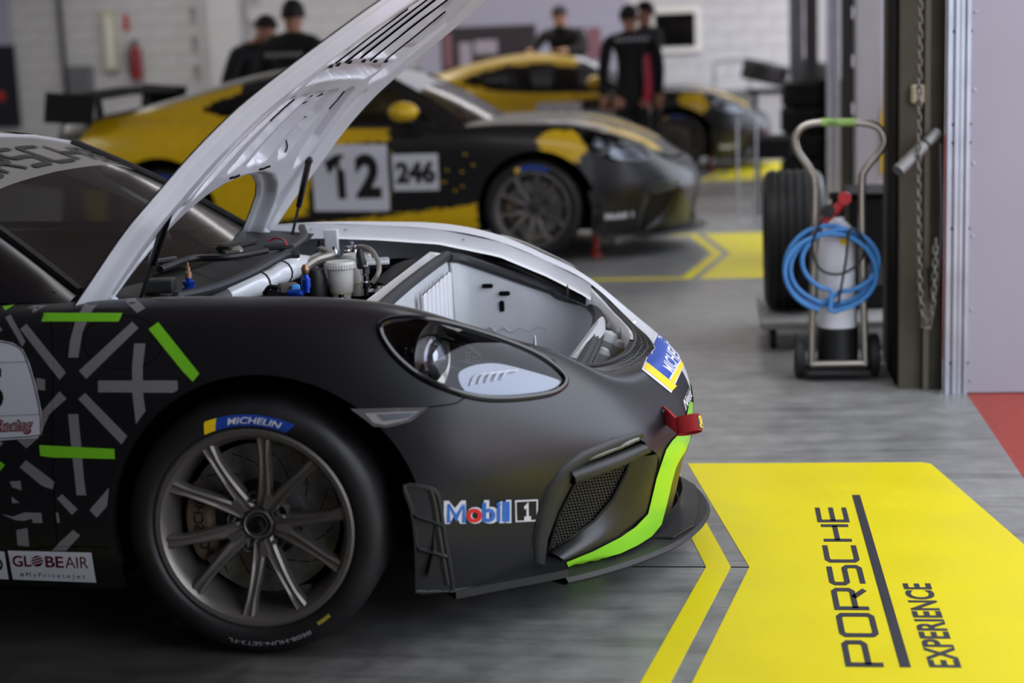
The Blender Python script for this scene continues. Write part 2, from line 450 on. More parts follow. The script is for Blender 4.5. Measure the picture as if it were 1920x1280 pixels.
def skin_mesh(name, m_near, m_far, fm_func=None, mats=None):
    n = len(SKX)
    v = np.concatenate([np.stack([SKX[:, 0], YC - SKX[:, 1], SKX[:, 2]], 1), np.stack([SKX[:, 0], YC + SKX[:, 1], SKX[:, 2]], 1)])
    # near side: outward is -y
    tri = SKF; a, b, c = v[tri[:, 0]], v[tri[:, 1]], v[tri[:, 2]]
    no = np.cross(b - a, c - a); cen = (a + b + c) / 3; out = cen - np.array([-1.2, YC, .45]); out[:, 0] *= .25
    flip = (no * out).sum(1) < 0
    tri = np.where(flip[:, None], tri[:, ::-1], tri)
    faces = np.concatenate([tri, tri[:, ::-1] + n])
    mats = mats or [m_near, m_far]
    if fm_func is None: fm = np.r_[np.zeros(len(tri), int), np.ones(len(tri), int)]
    else: fm = fm_func(v[faces].mean(axis=1))
    o = mesh_obj(name, v, [tuple(map(int, f)) for f in faces], None, None, True, mats, [int(q) for q in fm])
    bm = bmesh.new(); bm.from_mesh(o.data); bmesh.ops.remove_doubles(bm, verts=[q for q in bm.verts if abs(q.co.y - YC) < .003], dist=.002); bm.to_mesh(o.data); bm.free()
    return o

def drape(name, poly, m, parent, step=6, lift=.0012, bvh=None, loops=None):
    """vinyl laid on the body: a photograph-frame outline carried onto the surface and lifted by its thickness"""
    vs, fs = poly_grid(poly, step) if loops is None else loops
    P = [px_on(x, y, bvh, lift) for x, y in vs]
    ok = [p is not None for p in P]
    ids = {}; out = []
    for i, p in enumerate(P):
        if ok[i]: ids[i] = len(out); out.append(p)
    fs2 = []
    for f in fs:
        if all(ok[i] for i in f):
            q = [out[ids[i]] for i in f]
            if max((q[k] - q[k - 1]).length for k in range(len(q))) > .12: continue
            fs2.append(tuple(ids[i] for i in f))
    o = mesh_obj(name, out, fs2, m, parent, True)
    bm = bmesh.new(); bm.from_mesh(o.data)
    for f in bm.faces:
        if f.normal.dot(Vector(CAM) - f.calc_center_median()) < 0: f.normal_flip()
    bm.to_mesh(o.data); bm.free()
    return o
def homog(src, dst):
    A = []
    for (x, y), (X, Y) in zip(src, dst):
        A.append([x, y, 1, 0, 0, 0, -X * x, -X * y]); A.append([0, 0, 0, x, y, 1, -Y * x, -Y * y])
    h = np.linalg.solve(np.array(A), np.array(dst, float).reshape(-1)); return np.append(h, 1).reshape(3, 3)
def hmap(H, v):
    q = np.c_[v, np.ones(len(v))] @ H.T; return q[:, :2] / q[:, 2:]
def subdivide_tris(v, f, maxlen):
    bm = bmesh.new(); vv = [bm.verts.new((p[0], p[1], 0)) for p in v]
    for q in f:
        try: bm.faces.new([vv[i] for i in q])
        except ValueError: pass
    bmesh.ops.triangulate(bm, faces=bm.faces)
    for _ in range(4):
        es = [e for e in bm.edges if e.calc_length() > maxlen]
        if not es: break
        bmesh.ops.subdivide_edges(bm, edges=es, cuts=1); bmesh.ops.triangulate(bm, faces=bm.faces)
    bm.verts.index_update()
    V = [tuple(p.co)[:2] for p in bm.verts]; F = [tuple(x.index for x in q.verts) for q in bm.faces]; bm.free()
    return np.array(V), F
def drape_text(name, s, quad, m, parent, embolden=0.0, shear=0.0, lift=.002, bvh=None, maxlen=.3):
    """lettering fitted into a quadrilateral (top left, top right, bottom right, bottom left)"""
    v, f = text_mesh(s, 1.0, embolden, shear)
    v, f = subdivide_tris(v, f, maxlen)
    x0, y0 = v.min(axis=0); x1, y1 = v.max(axis=0)
    H = homog([(x0, y1), (x1, y1), (x1, y0), (x0, y0)], quad)
    return drape(name, None, m, parent, lift=lift, bvh=bvh, loops=(hmap(H, v), f))

# ------------------------------------------------------------------ the nearest car
car = tag(empty('race_car', (0, YC, 0)), 'nearest race car in matte black with green strips, its white bonnet raised', 'car')
def own(o, p=None, root=None):
    o.parent = p or car
    base = root or car
    if o.parent == base: o.matrix_parent_inverse = Matrix.Translation((0, -YC, 0))
    return o
body = own(skin_mesh('body_shell', M['wrap'], M['wrap_far'], mats=[M['wrap'], M['wrap_far'], M['blackmat']],
    fm_func=lambda c: np.where(c[:, 1] < YC + .01, 0, np.where(c[:, 0] < -.62, 0, 1))))

def strip(name, A, B, m, parent=None, flip=False):
    n = len(A); v = list(A) + list(B); f = [(i, i + 1, n + i + 1, n + i) for i in range(n - 1)]
    return own(mesh_obj(name, v, f, m, None, True), parent)
# arch lips and wheel wells
def to_side(uvs, sgn):
    P = BODY.pts(uvs); return [Vector((x, YC - sgn * b, z)) for x, b, z in P]
def arch_lip(parent_car, root):
    for nm, uvs in (('front', front_arch), ('rear', rear_arch)):
        for sgn in (1, -1):
            A = to_side(uvs, sgn); B = [p + Vector((0, sgn * .045, -.004)) for p in A]
            C_ = [p + Vector((0, sgn * .05, .03)) for p in A]
            n = len(A); v = A + B; f = [(i, i + 1, n + i + 1, n + i) for i in range(n - 1)]
            own(mesh_obj('arch_lip', v, f, M['blackmat'], None, True), parent_car, root)
            xc, zc, r = (.03, .325, .40) if nm == 'front' else (-WB, .335, .41)
            b = MB(); w = []
            y0 = YC - sgn * .87; y1 = YC - sgn * .645
            for a in np.linspace(-.35, PI + .35, 25): w.append((xc + r * math.cos(a), zc + r * math.sin(a)))
            k = len(w); b.add([(x, y0, z) for x, z in w] + [(x, y1, z) for x, z in w] + [(xc, y1, zc - .1)], [(i, i + 1, k + i + 1, k + i) for i in range(k - 1)] + [(k + i, k + i + 1, 2 * k) for i in range(k - 1)])
            own(b.build('wheel_well', M['dark']), parent_car, root)
arch_lip(car, car)
# floor pan closing the underside
def pan(parent_car, root):
    P = np.array([(x, b * .93) for x, b in [(-3.3, .55), (-2.95, .8), (-2.9, .45), (-2.05, .45), (-2.0, .84), (-.42, .84), (-.4, .45), (.43, .45), (.46, .80), (.70, .58), (.90, .30), (.95, 0)]])
    poly = [(x, YC - b) for x, b in P] + [(x, YC + b) for x, b in P[::-1]]
    b = MB().prism(poly, .125, .16)
    return own(b.build('underfloor', M['blackmat']), parent_car, root)
pan(car, car)

# ---- wheel: built once round the origin, outer face towards -y
TW = Matrix.Rotation(-PI / 2, 4, 'X')
WR = .3175
def make_wheel(parent, root, loc, sgn=1, lettered=False, brake_name='brake_caliper'):
    rim = MB()
    rim.lathe([(.216, .20), (.205, .12), (.207, .05), (.214, .018), (.222, .003), (.228, -.004), (.2385, -.006), (.2445, -.003), (.2465, .004), (.238, .02), (.225, .022), (.225, .20), (.216, .20)], 72, TW)
    w = own(rim.build('wheel', M['rim']), parent, root)
    t = MB(); t.lathe([(.226, .010), (.2455, .001), (.250, -.006), (.262, -.011), (.282, -.011), (.300, -.003), (.3115, .012), (.3165, .030), (WR, .06), (WR, .19), (.3165, .215), (.308, .236), (.28, .25), (.226, .225)], 80, TW)
    ty = t.build('tyre', M['tyre'], w)
    hub = MB()
    hub.lathe([(.0, .046), (.016, .046), (.016, .041), (.0225, .041), (.0255, .047), (.028, .047), (.030, .036), (.0335, .034), (.036, .038), (.0365, .05), (.052, .054), (.058, .075), (.0, .078)], 40, TW)
    hub.build('hub', M['rim'], w)
    cap = MB(); cap.lathe([(0, .020), (.010, .021), (.013, .026), (.0185, .028), (.0205, .036), (.0205, .048), (0, .048)], 28, TW)
    cap.build('centre_cap', M['glossblack'], w)
    for k in range(5):
        ang = math.radians(135.5 + 72 * k)
        for sd in (-1, 1):
            b = MB(); vs = []; n = 9
            for i in range(n):
                t_ = i / (n - 1); r = .040 + (.2285 - .040) * t_
                a = ang + sd * math.radians(10.5 + 7.5 * t_ ** .7)
                h = .002 + .042 * (1 - t_) ** 1.35
                c = Vector((r * math.cos(a), 0, r * math.sin(a))); tx = Vector((-math.sin(a), 0, math.cos(a)))
                wd_ = .0185 - .0065 * min(1, t_ * 1.7) + .006 * max(0, t_ - .75) / .25
                dp = .034 - .008 * t_
                for o_, d_ in ((-wd_ * 1.15, dp), (-wd_, .006), (-wd_ * .62, 0), (-wd_ * .2, .0035), (wd_ * .2, .0035), (wd_ * .62, 0), (wd_, .006), (wd_ * 1.15, dp)):
                    vs.append(c + tx * o_ + Vector((0, h + d_, 0)))
            fs = [(i * 8 + j, i * 8 + (j + 1) % 8, (i + 1) * 8 + (j + 1) % 8, (i + 1) * 8 + j) for i in range(n - 1) for j in range(8)] + [tuple(range(8)), tuple(range(8 * n - 8, 8 * n))]
            b.add(vs, fs); b.build('spoke', M['rim'], w, sharp=28)
        pd = MB(); c = Vector((.062 * math.cos(ang), 0, .062 * math.sin(ang)))
        e1 = Vector((math.cos(ang), 0, math.sin(ang))); e2 = Vector((-math.sin(ang), 0, math.cos(ang)))
        pts = [(-.018, -.005), (-.018, .005), (.016, .013), (.019, .010), (.019, -.010), (.016, -.013)]
        vs = [c + e1 * x + e2 * y + Vector((0, .034 + .0 * x, 0)) for x, y in pts] + [c + e1 * x * 1.25 + e2 * y * 1.5 + Vector((0, .048, 0)) for x, y in pts]
        pd.add(vs, [tuple(range(6)), tuple(range(11, 5, -1))] + [(i, (i + 1) % 6, 6 + (i + 1) % 6, 6 + i) for i in range(6)]); pd.build('spoke_web', M['rim'], w)
        la = ang - math.radians(36); c = Vector((.059 * math.cos(la), .046, .059 * math.sin(la)))
        Tl = Matrix.Translation(c) @ TW
        bs = MB(); bs.lathe([(.0205, .03), (.0205, .0), (.0185, -.005), (.0155, .0), (.0145, .014), (0, .014)], 20, Tl); bs.build('lug_seat', M['rim'], w)
        nt = MB(); nt.lathe([(0, -.014), (.005, -.014), (.0062, -.008), (.0062, -.002)], 10, Tl); nt.lathe([(.0102, -.002), (.0105, .014)], 6, Tl); nt.build('lug_nut', M['chrome'] if lettered else M['rim'], w)
    d = MB(); d.lathe([(.098, .095), (.187, .095), (.187, .127), (.098, .127), (.098, .095)], 64, TW)
    dk = d.build('brake_disc', M['disc'], w)
    sl = MB()
    for k in range(36):
        a = 2 * PI * k / 36; rr = .125 + .04 * (k % 3) / 2
        e1 = Vector((math.cos(a + .9), 0, math.sin(a + .9))); c = Vector((rr * math.cos(a), .0945, rr * math.sin(a)))
        sl.add([c + e1 * u + Vector((e1.z, 0, -e1.x)) * v_ + Vector((0, q, 0)) for q in (-.0006, .001) for u, v_ in ((-.013, -.0011), (.013, -.0011), (.013, .0011), (-.013, .0011))], [(0, 1, 2, 3), (7, 6, 5, 4), (0, 4, 5, 1), (2, 6, 7, 3)])
    s_ = sl.build('disc_slots', M['dark'], w); s_['kind'] = 'stuff'
    ht = MB(); ht.lathe([(0, .075), (.07, .078), (.098, .092), (.10, .13), (0, .13)], 40, TW); ht.build('disc_bell', M['black'], w)
    cp = MB(); vs = []; n = 9
    for i in range(n):
        a = math.radians(152 + 62 * i / (n - 1)); taper = 1 if 0 < i < n - 1 else .8
        for r, h in ((.118, .078), (.118, .15), (.194 * (.97 + .03 * taper), .15), (.196 * (.97 + .03 * taper), .085), (.185, .066), (.135, .066)):
            vs.append((r * math.cos(a), h + (1 - taper) * .04, r * math.sin(a)))
    cp.add(vs, [(i * 6 + j, i * 6 + (j + 1) % 6, (i + 1) * 6 + (j + 1) % 6, (i + 1) * 6 + j) for i in range(n - 1) for j in range(6)] + [tuple(range(6)), tuple(range(6 * n - 6, 6 * n))])
    ca = cp.build('brake_caliper', M['caliper'], w)
    vm = MB(); c = Vector((.222 * math.cos(math.radians(178)), .0, .222 * math.sin(math.radians(178))))
    bb = MB().box((0, .14, 0), (.36, .02, .36)); bb.build('brake_backplate', M['dark'], w)
    if lettered:
        v, f = text_mesh('PORSCHE', .030, .0006); v, f = subdivide_tris(v, f, .012)
        x0, x1 = v[:, 0].min(), v[:, 0].max()
        out = []
        for x, y in v:
            t_ = (x - x0) / (x1 - x0); a = math.radians(213 - 54 * t_); r = .168 - y * 1.15
            out.append((r * math.cos(a), .0653, r * math.sin(a)))
        mesh_obj('caliper_lettering', out, f, M['blackprint'], w, False)
        vl = MB(); vl.lathe([(0, -.006), (.004, -.006), (.005, 0), (.005, .01)], 10, Matrix.Translation((-.2165, .028, .004)) @ TW); vl.build('tyre_valve', M['alu'], w)
        # sidewall print, bent round the tyre
        def on_wall(r, a, lift=.0012):
            h = np.interp(r, [.2455, .250, .262, .282, .300, .3115, .3165], [.001, -.006, -.011, -.011, -.003, .012, .030])
            return (r * math.cos(a), h - lift, r * math.sin(a))
        def band(name, a0, a1, r0, r1, m, lift=.0012, n=28, slant=0.0):
            v = []; 
            for i in range(n):
                a = math.radians(a0 + (a1 - a0) * i / (n - 1))
                for j in range(5):
                    r = r0 + (r1 - r0) * j / 4; v.append(on_wall(r, a - math.radians(slant) * (j / 4), lift))
            f = [(i * 5 + j, i * 5 + j + 1, (i + 1) * 5 + j + 1, (i + 1) * 5 + j) for i in range(n - 1) for j in range(4)]
            return mesh_obj(name, v, f, m, w, False)
        band('sidewall_band', 107, 68, .2525, .281, M['blue'], slant=3.0)
        band('sidewall_flash', 113.5, 107, .2525, .281, M['yellowprint'], slant=3.0, n=8)
        def curved_text(name, s, size, a0, a1, r0, m, embolden=0.0, shear=0.0, lift=.0018, flip=False, parent=None):
            v, f = text_mesh(s, 1, embolden, shear); v, f = subdivide_tris(v, f, .25)
            x0, x1 = v[:, 0].min(), v[:, 0].max(); y0, y1 = v[:, 1].min(), v[:, 1].max(); o = []
            for x, y in v:
                t_ = (x - x0) / (x1 - x0); yy = (y - y0) / (y1 - y0)
                o.append(on_wall(r0 + yy * size, math.radians(a0 + (a1 - a0) * t_), lift))
            return mesh_obj(name, o, f, m, w, False)
        curved_text('sidewall_lettering', 'MICHELIN', .0165, 99.5, 71, .2585, M['stickwhite'], .02, .25)
        curved_text('sidewall_handwriting', '#608-HUN-SET3-FL', .012, -63, -106, .276, M['greyprint2'], 0, 0)
        band('compound_tag', -50, -58, .268, .277, M['yellowolive'], n=8)
    w.location = loc
    if sgn < 0: w.rotation_euler = (0, 0, PI)
    return w
M['greyprint2'] = mat('grey_chalk', (150, 150, 150), .8)
M['yellowolive'] = mat('olive_tag', (150, 130, 30), .6)
wheel0 = make_wheel(car, car, (0, 0.004, WR), 1, True)
def wheel_copy(src, parent, root, loc, sgn):
    c = copy_tree(src, parent); c.location = loc; c.rotation_euler = (0, 0, 0 if sgn > 0 else PI); return c
wheel1 = wheel_copy(wheel0, car, car, (0, 2 * YC - .004, WR), -1)
wheel2 = wheel_copy(wheel0, car, car, (-WB, .0, WR), 1)
wheel3 = wheel_copy(wheel0, car, car, (-WB, 2 * YC, WR), -1)

# ---- greenhouse: windscreen, roof, side windows
HEAD = [(-.955, .545, 1.160), (-1.015, .40, 1.190), (-1.055, .20, 1.207), (-1.065, 0, 1.212)]
BASE = [(-.455, .715, .862), (-.385, .50, .860), (-.325, .25, .856), (-.30, 0, .853)]
MID = [(-.70, .635, 1.022), (-.69, .455, 1.050), (-.68, .23, 1.062), (-.675, 0, 1.066)]
def tri_rows(rows, nu=24, nv=14, sgn_list=(1, -1)):
    G = np.array(rows, float); S_ = Surf(G)
    P = S_.grid(np.linspace(0, S_.tu[-1], nu), np.linspace(0, S_.tv[-1], nv)); return P
def both_sides(P):
    nu, nv = P.shape[:2]
    v = [(x, YC - b, z) for x, b, z in P.reshape(-1, 3)] + [(x, YC + b, z) for x, b, z in P.reshape(-1, 3)]
    f = grid_faces(nu, nv); n = nu * nv
    return v, f + [tuple(i + n for i in reversed(q)) for q in f]
def mat_glass(name, tint, gl=.12, rough=.03):
    m = bpy.data.materials.new(name); m.use_nodes = True; nt = m.node_tree; nt.nodes.clear()
    o = nt.nodes.new('ShaderNodeOutputMaterial'); mx = nt.nodes.new('ShaderNodeMixShader'); tr = nt.nodes.new('ShaderNodeBsdfTransparent'); g = nt.nodes.new('ShaderNodeBsdfGlossy'); fr = nt.nodes.new('ShaderNodeFresnel'); ad = nt.nodes.new('ShaderNodeMath')
    tr.inputs[0].default_value = (*tint, 1); g.inputs['Roughness'].default_value = rough; g.inputs[0].default_value = (.9, .9, .95, 1); fr.inputs[0].default_value = 1.45
    ad.operation = 'MULTIPLY'; ad.inputs[1].default_value = gl
    nt.links.new(fr.outputs[0], ad.inputs[0]); nt.links.new(ad.outputs[0], mx.inputs[0]); nt.links.new(tr.outputs[0], mx.inputs[1]); nt.links.new(g.outputs[0], mx.inputs[2]); nt.links.new(mx.outputs[0], o.inputs[0])
    return m
M['glass'] = mat_glass('windscreen_glass', (.50, .54, .50), .8, .12)
M['sideglass'] = mat_glass('side_window_glass', (.25, .26, .27), 1.1)
M['lens'] = mat_glass('lamp_lens', (.90, .91, .94), .8)
WSP = tri_rows([BASE, MID, HEAD], 26, 20)
ROOF_ROWS = [HEAD, [(-1.30, .545, 1.205), (-1.32, .40, 1.240), (-1.34, .20, 1.256), (-1.345, 0, 1.262)], [(-1.75, .54, 1.195), (-1.75, .40, 1.232), (-1.75, .20, 1.250), (-1.75, 0, 1.256)],
    [(-2.25, .535, 1.105), (-2.25, .40, 1.14), (-2.25, .20, 1.158), (-2.25, 0, 1.163)], [(-2.75, .535, 1.0), (-2.75, .40, 1.025), (-2.75, .2, 1.035), (-2.75, 0, 1.037)], [(-3.38, .46, .928), (-3.40, .35, .935), (-3.43, .2, .938), (-3.44, 0, .938)]]
# side: belt row follows the body's top edge, rail row is the roof's outer row
def belt(x): return (x, np.interp(x, [-3.38, -2.75, -2.48, -2.15, -1.8, -1.4, -.45], [.50, .68, .70, .74, .78, .79, .79]), np.interp(x, [-3.38, -2.75, -2.48, -2.15, -1.8, -1.4, -1.0, -.45], [.93, .955, .955, .935, .895, .865, .855, .852]))
SIDE_COLS = [[belt(-.45), (-.455, .755, .857), (-.455, .715, .862)], [belt(-.62), (-.62, .725, .945), (-.62, .66, .975)], [belt(-.90), (-.90, .68, 1.04), (-.955, .545, 1.160)], [belt(-1.32), (-1.32, .70, 1.06), (-1.30, .545, 1.205)],
    [belt(-1.75), (-1.75, .69, 1.06), (-1.75, .54, 1.195)], [belt(-2.22), (-2.24, .65, 1.03), (-2.25, .535, 1.105)], [belt(-2.75), (-2.75, .63, .985), (-2.75, .535, 1.0)], [belt(-3.36), (-3.37, .48, .93), (-3.38, .46, .928)]]
SIDEP = tri_rows(SIDE_COLS, 60, 16)
ROOFP = tri_rows(ROOF_ROWS, 40, 16)
def side_window_mask(P):
    """faces of the side surface that are glass"""
    nu, nv = P.shape[:2]; r = []
    poly = [(-.62, .885), (-.93, 1.085), (-1.30, 1.165), (-1.75, 1.155), (-2.12, 1.07), (-2.26, 1.0), (-2.10, .965), (-1.75, .915), (-1.2, .885)]
    for i in range(nu - 1):
        for j in range(nv - 1):
            c = P[i:i + 2, j:j + 2].reshape(-1, 3).mean(axis=0); r.append(in_poly((c[0], c[2]), poly))
    return r
def greenhouse(root, m_roof, m_pillar, banner):
    v, f = both_sides(ROOFP)
    rf = own(mesh_obj('roof', v, f, m_roof, None, True), root, root)
    v, f = both_sides(SIDEP); msk = side_window_mask(SIDEP) * 2
    sw_ = own(mesh_obj('window_surround', v, [q for q, k in zip(f, msk) if not k], m_pillar, None, True), root, root)
    gl_ = [q for q, k in zip(f, msk) if k]
    sd_ = own(mesh_obj('side_window', v, gl_[:len(gl_) // 2], M['sideglass'], None, True), root, root)
    sd2 = own(mesh_obj('side_window', v, gl_[len(gl_) // 2:], M['sideglass'], None, True), root, root)
    v, f = both_sides(WSP); nu, nv = WSP.shape[:2]
    ks = [(i / (nu - 1)) for i in range(nu - 1) for j in range(nv - 1)] * 2
    ws = own(mesh_obj('windscreen', v, [q for q, t in zip(f, ks) if t < .62], M['glass'], None, True), root, root)
    ws_b = own(mesh_obj('sun_strip', v, [q for q, t in zip(f, ks) if t >= .62], banner, None, True), root, root)
    for o in (ws, ws_b, rf, sw_, sd_, sd2): orient(o, (-1.4, YC, .5))
    for sg in (1, -1):
        P = [(x, YC - sg * b, z + .004) for x, b, z in WSP[:, 0]]
        MBp = MB().tube(P, .014, 8); own(MBp.build('windscreen_pillar', m_pillar), root, root)
    hd = MB().tube([(x, YC - sg * b, z) for sg, rng_ in ((1, HEAD), (-1, HEAD[::-1][1:])) for x, b, z in rng_], .008, 6)
    own(hd.build('header_seal', M['stickwhite']), root, root)
    # cabin: dashboard, seat, cage
    dsh = MB().box((-.78, YC, .74), (.50, 1.30, .20), bev=.06); own(dsh.build('dashboard', M['blackmat']), root, root)
    st = MB().box((-1.42, YC + .34, .50), (.5, .5, .14), bev=.05); st.box((0, 0, 0), (.13, .5, .72), M4=Matrix.Translation((-1.62, YC + .34, .83)) @ Matrix.Rotation(-.25, 4, 'Y'), bev=.05)
    own(st.build('seat', M['black']), root, root)
    cg = MB()
    for sg in (1, -1):
        cg.tube([(-.62, YC - sg * .62, .55), (-.70, YC - sg * .58, .93), (-1.0, YC - sg * .50, 1.13), (-1.75, YC - sg * .48, 1.16), (-2.3, YC - sg * .45, .98)], .02, 8)
        cg.tube([(-1.72, YC - sg * .50, 1.15), (-1.70, YC - sg * .58, .4)], .02, 8)
    cg.tube([(-1.72, YC - .5, 1.15), (-1.72, YC + .5, 1.15)], .02, 8); cg.tube([(-1.0, YC - .5, 1.13), (-1.0, YC + .5, 1.13)], .02, 8); cg.tube([(-1.72, YC - .5, 1.12), (-1.72, YC + .5, .5)], .018, 8)
    own(cg.build('roll_cage', M['cage']), root, root)
    fl = MB().box((-1.35, YC, .25), (1.9, 1.5, .03)).box((-2.32, YC, .6), (.04, 1.4, .75)).box((-.43, YC, .55), (.04, 1.5, .5)); own(fl.build('cabin_tub', M['blackmat']), root, root)
    return rf
M['cage'] = mat('cage_paint', (150, 152, 155), .4)
greenhouse(car, M['greyroof'], M['wrap'], M['greyroof'])
M['markergrey2'] = mat('smoked_lens', (62, 62, 66), .12, coat=.8)
M['ventgrey'] = mat('vent_plastic', (33, 33, 34), .5)
M['splitter'] = mat('splitter_plastic', (38, 37, 37), .55, noise=.12, nscale=30, bump=.2, bscale=300)
M['flange'] = mat('satin_black_plastic', (40, 40, 40), .45)

# ---- head lamps (near one follows the photograph's outline on the body; the far one is its mirror image)
def mirror_obj(o, name=None):
    """the other side's twin of a part modelled in world coordinates"""
    me = o.data.copy(); bm = bmesh.new(); bm.from_mesh(me)
    for v in bm.verts: v.co.y = 2 * YC - v.co.y
    bmesh.ops.reverse_faces(bm, faces=bm.faces); bm.to_mesh(me); bm.free()
    c = bpy.data.objects.new(name or o.name.split('.')[0], me); COL.objects.link(c); return c
def outline_on(pxs, n=4, lift=0.0, closed=True):
    return [Vector((x, YC - b, z)) + Vector((0, 0, 0)) for x, b, z in BODY.pts([px_uv(*p) for p in catmull(pxs, n, closed)])]
def headlamp():
    out = outline_on(HL_PX, 4)
    C0 = sum(out, Vector()) / len(out)
    g = MB().tube(out, .009, 8, closed=True); gasket = g.build('headlamp', M['glossblack'])
    # lens: same surface, clear
    vs, fs = poly_grid([tuple(p) for p in catmull(HL_PX, 3, True)], 9)
    uvs = [px_uv(*p) for p in vs]; X = BODY.pts(uvs)
    lens = orient(mesh_obj('lens', [(x, YC - b, z) for x, b, z in X], fs, M['lens'], gasket, True), (.3, YC, .3))
    # bowl behind
    n_in = Vector((-.35, .80, -.40)).normalized()
    lev = []
    for k, (sc_, dp) in enumerate(((1.0, .002), (.94, .03), (.80, .075), (.50, .10), (.02, .11))):
        lev.append([C0 + (p - C0) * sc_ + n_in * dp for p in out])
    n = len(out); v = [p for L in lev for p in L]; f = [(k * n + i, k * n + (i + 1) % n, (k + 1) * n + (i + 1) % n, (k + 1) * n + i) for k in range(4) for i in range(n)]
    mesh_obj('lamp_bowl', v, f, M['lampblack'], gasket, True)
    # projector
    pc = Vector(px_on(820, 662, BVH_N)) + n_in * .052; look = Vector((.93, -.33, .02)).normalized()
    T = Matrix.Translation(pc) @ look.to_track_quat('Z', 'Y').to_matrix().to_4x4()
    b = MB().lathe([(.052, -.05), (.056, -.01), (.053, .006), (.047, .010), (.043, .004), (.043, -.02)], 36, T); b.build('projector_ring', M['chrome'], gasket)
    b = MB().lathe([(.045, -.015), (.043, .008), (.034, .024), (.018, .033), (0, .036)], 36, T); b.build('projector_lens', M['projlens'], gasket)
    b = MB().lathe([(.085, .0), (.075, -.012), (.056, -.02)], 36, T); b.build('projector_shroud', M['lampgrey'], gasket)
    b = MB().tube([px_on(x, y, BVH_N) + n_in * .025 for x, y in catmull([(775, 640), (815, 625), (870, 640), (905, 665)], 5)], .006, 6); b.build('trim_rail', M['glossblack'], gasket)
    # lower reflector that catches the daylight
    rp_ = [(860, 702), (876, 688), (905, 680), (938, 679), (985, 690), (1048, 711), (1046, 723), (1012, 737), (960, 744), (905, 743), (872, 730)]
    vs, fs = poly_grid([tuple(p) for p in catmull(rp_, 3, True)], 10)
    v = [px_on(x, y, BVH_N) + n_in * (.005 + .008 * math.sin((x - 860) / 190 * PI)) for x, y in vs]
    orient(mesh_obj('reflector', v, fs, M['lampsilver'], gasket, True), (.3, YC, .3))
    for k in range(5):
        x0 = 890 + 15 * k
        b = MB().tube([px_on(x, y, BVH_N) + n_in * .004 for x, y in catmull([(x0 - 8, 722 - 3 * k), (x0, 705 - 2 * k), (x0 + 22, 697 - k)], 4)], .0022, 6); b.build('light_guide', M['guide'], gasket)
    b = MB()
    for i in range(5):
        for j in range(4):
            p = px_on(880 + i * 6, 655 + j * 6 + i * 1.5, BVH_N) + n_in * .03; b.lathe([(.0026, 0), (.002, .002), (0, .003)], 6, Matrix.Translation(p))
    o = b.build('marker_dots', M['lampsilver'], gasket); o['kind'] = 'stuff'
    return gasket
M['lampblack'] = mat('lamp_black', (20, 20, 20), .28, coat=.4)
M['lampgrey'] = mat('lamp_grey', (150, 146, 138), .18, metal=.8)
M['lampsilver'] = mat('lamp_silver', (128, 132, 140), .3, metal=.55, coat=.3); M['guide'] = mat('light_guide', (226, 230, 236), .6)
M['projlens'] = mat('projector_glass', (150, 152, 158), .07, metal=.85, coat=.6)
lamp_n = own(headlamp())
def mirror_tree(o, parent=None):
    c = mirror_obj(o)
    if parent: c.parent = parent
    for ch in list(o.children): mirror_tree(ch, c)
    return c
lamp_f = own(mirror_tree(lamp_n))

# side marker lamp at the wheel arch
def marker():
    poly = [(657, 766), (802, 763), (772, 789), (728, 801), (700, 799), (688, 789)]
    o = drape('side_marker_lamp', poly, M['markergrey'], None, 6, .003, BVH_N)
    i_ = drape('marker_reflector', [(684, 774), (786, 770), (764, 786), (722, 796), (700, 792)], M['markerlight'], o, 5, .0045, BVH_N)
    drape('marker_bar', [(706, 776), (780, 773), (765, 783), (720, 788)], M['lampsilver'], o, 5, .006, BVH_N)
    return o
M['markergrey'] = mat('marker_grey', (92, 90, 92), .15, coat=.8); M['markerlight'] = mat('marker_clear', (150, 146, 144), .15, coat=.8)
own(marker())

# ---- front bumper: intake, splitter, lime edge, vents
def sheet(name, pts, m, parent=None, step=None):
    """a quad sheet from rows of points"""
    nr, nc = len(pts), len(pts[0]); v = [p for r in pts for p in r]
    f = [(i * nc + j, (i + 1) * nc + j, (i + 1) * nc + j + 1, i * nc + j + 1) for i in range(nr - 1) for j in range(nc - 1)]
    return mesh_obj(name, v, f, m, parent, True)
hole3 = [Vector((x, YC - b, z)) for x, b, z in BODY.pts(HOLE_UV)]
def intake_near():
    inw = Vector((-.62, .72, -.05)).normalized()
    n = len(hole3); rim = hole3
    c0 = sum(rim, Vector()) / n
    # side walls falling back to the grille
    deep = []
    for p in rim:
        q = p + inw * .045; q = q + (c0 + inw * .045 - q) * .10; deep.append(q)
    f = [(i, (i + 1) % n, n + (i + 1) % n, n + i) for i in range(n)]
    o = mesh_obj('side_intake', rim + deep, f, M['wrap'], None, True)
    deeper = [q + inw * .13 for q in deep]
    mesh_obj('intake_duct', deep + deeper + [sum(deeper, Vector()) / n], [(i, (i + 1) % n, n + (i + 1) % n, n + i) for i in range(n)] + [(n + i, n + (i + 1) % n, 2 * n) for i in range(n)], M['dark'], o, True)
    return o, inw
side_in, INW = intake_near(); own(side_in)
def lift_px(p, d): return px_on(p[0], p[1], BVH_N) + INW * d
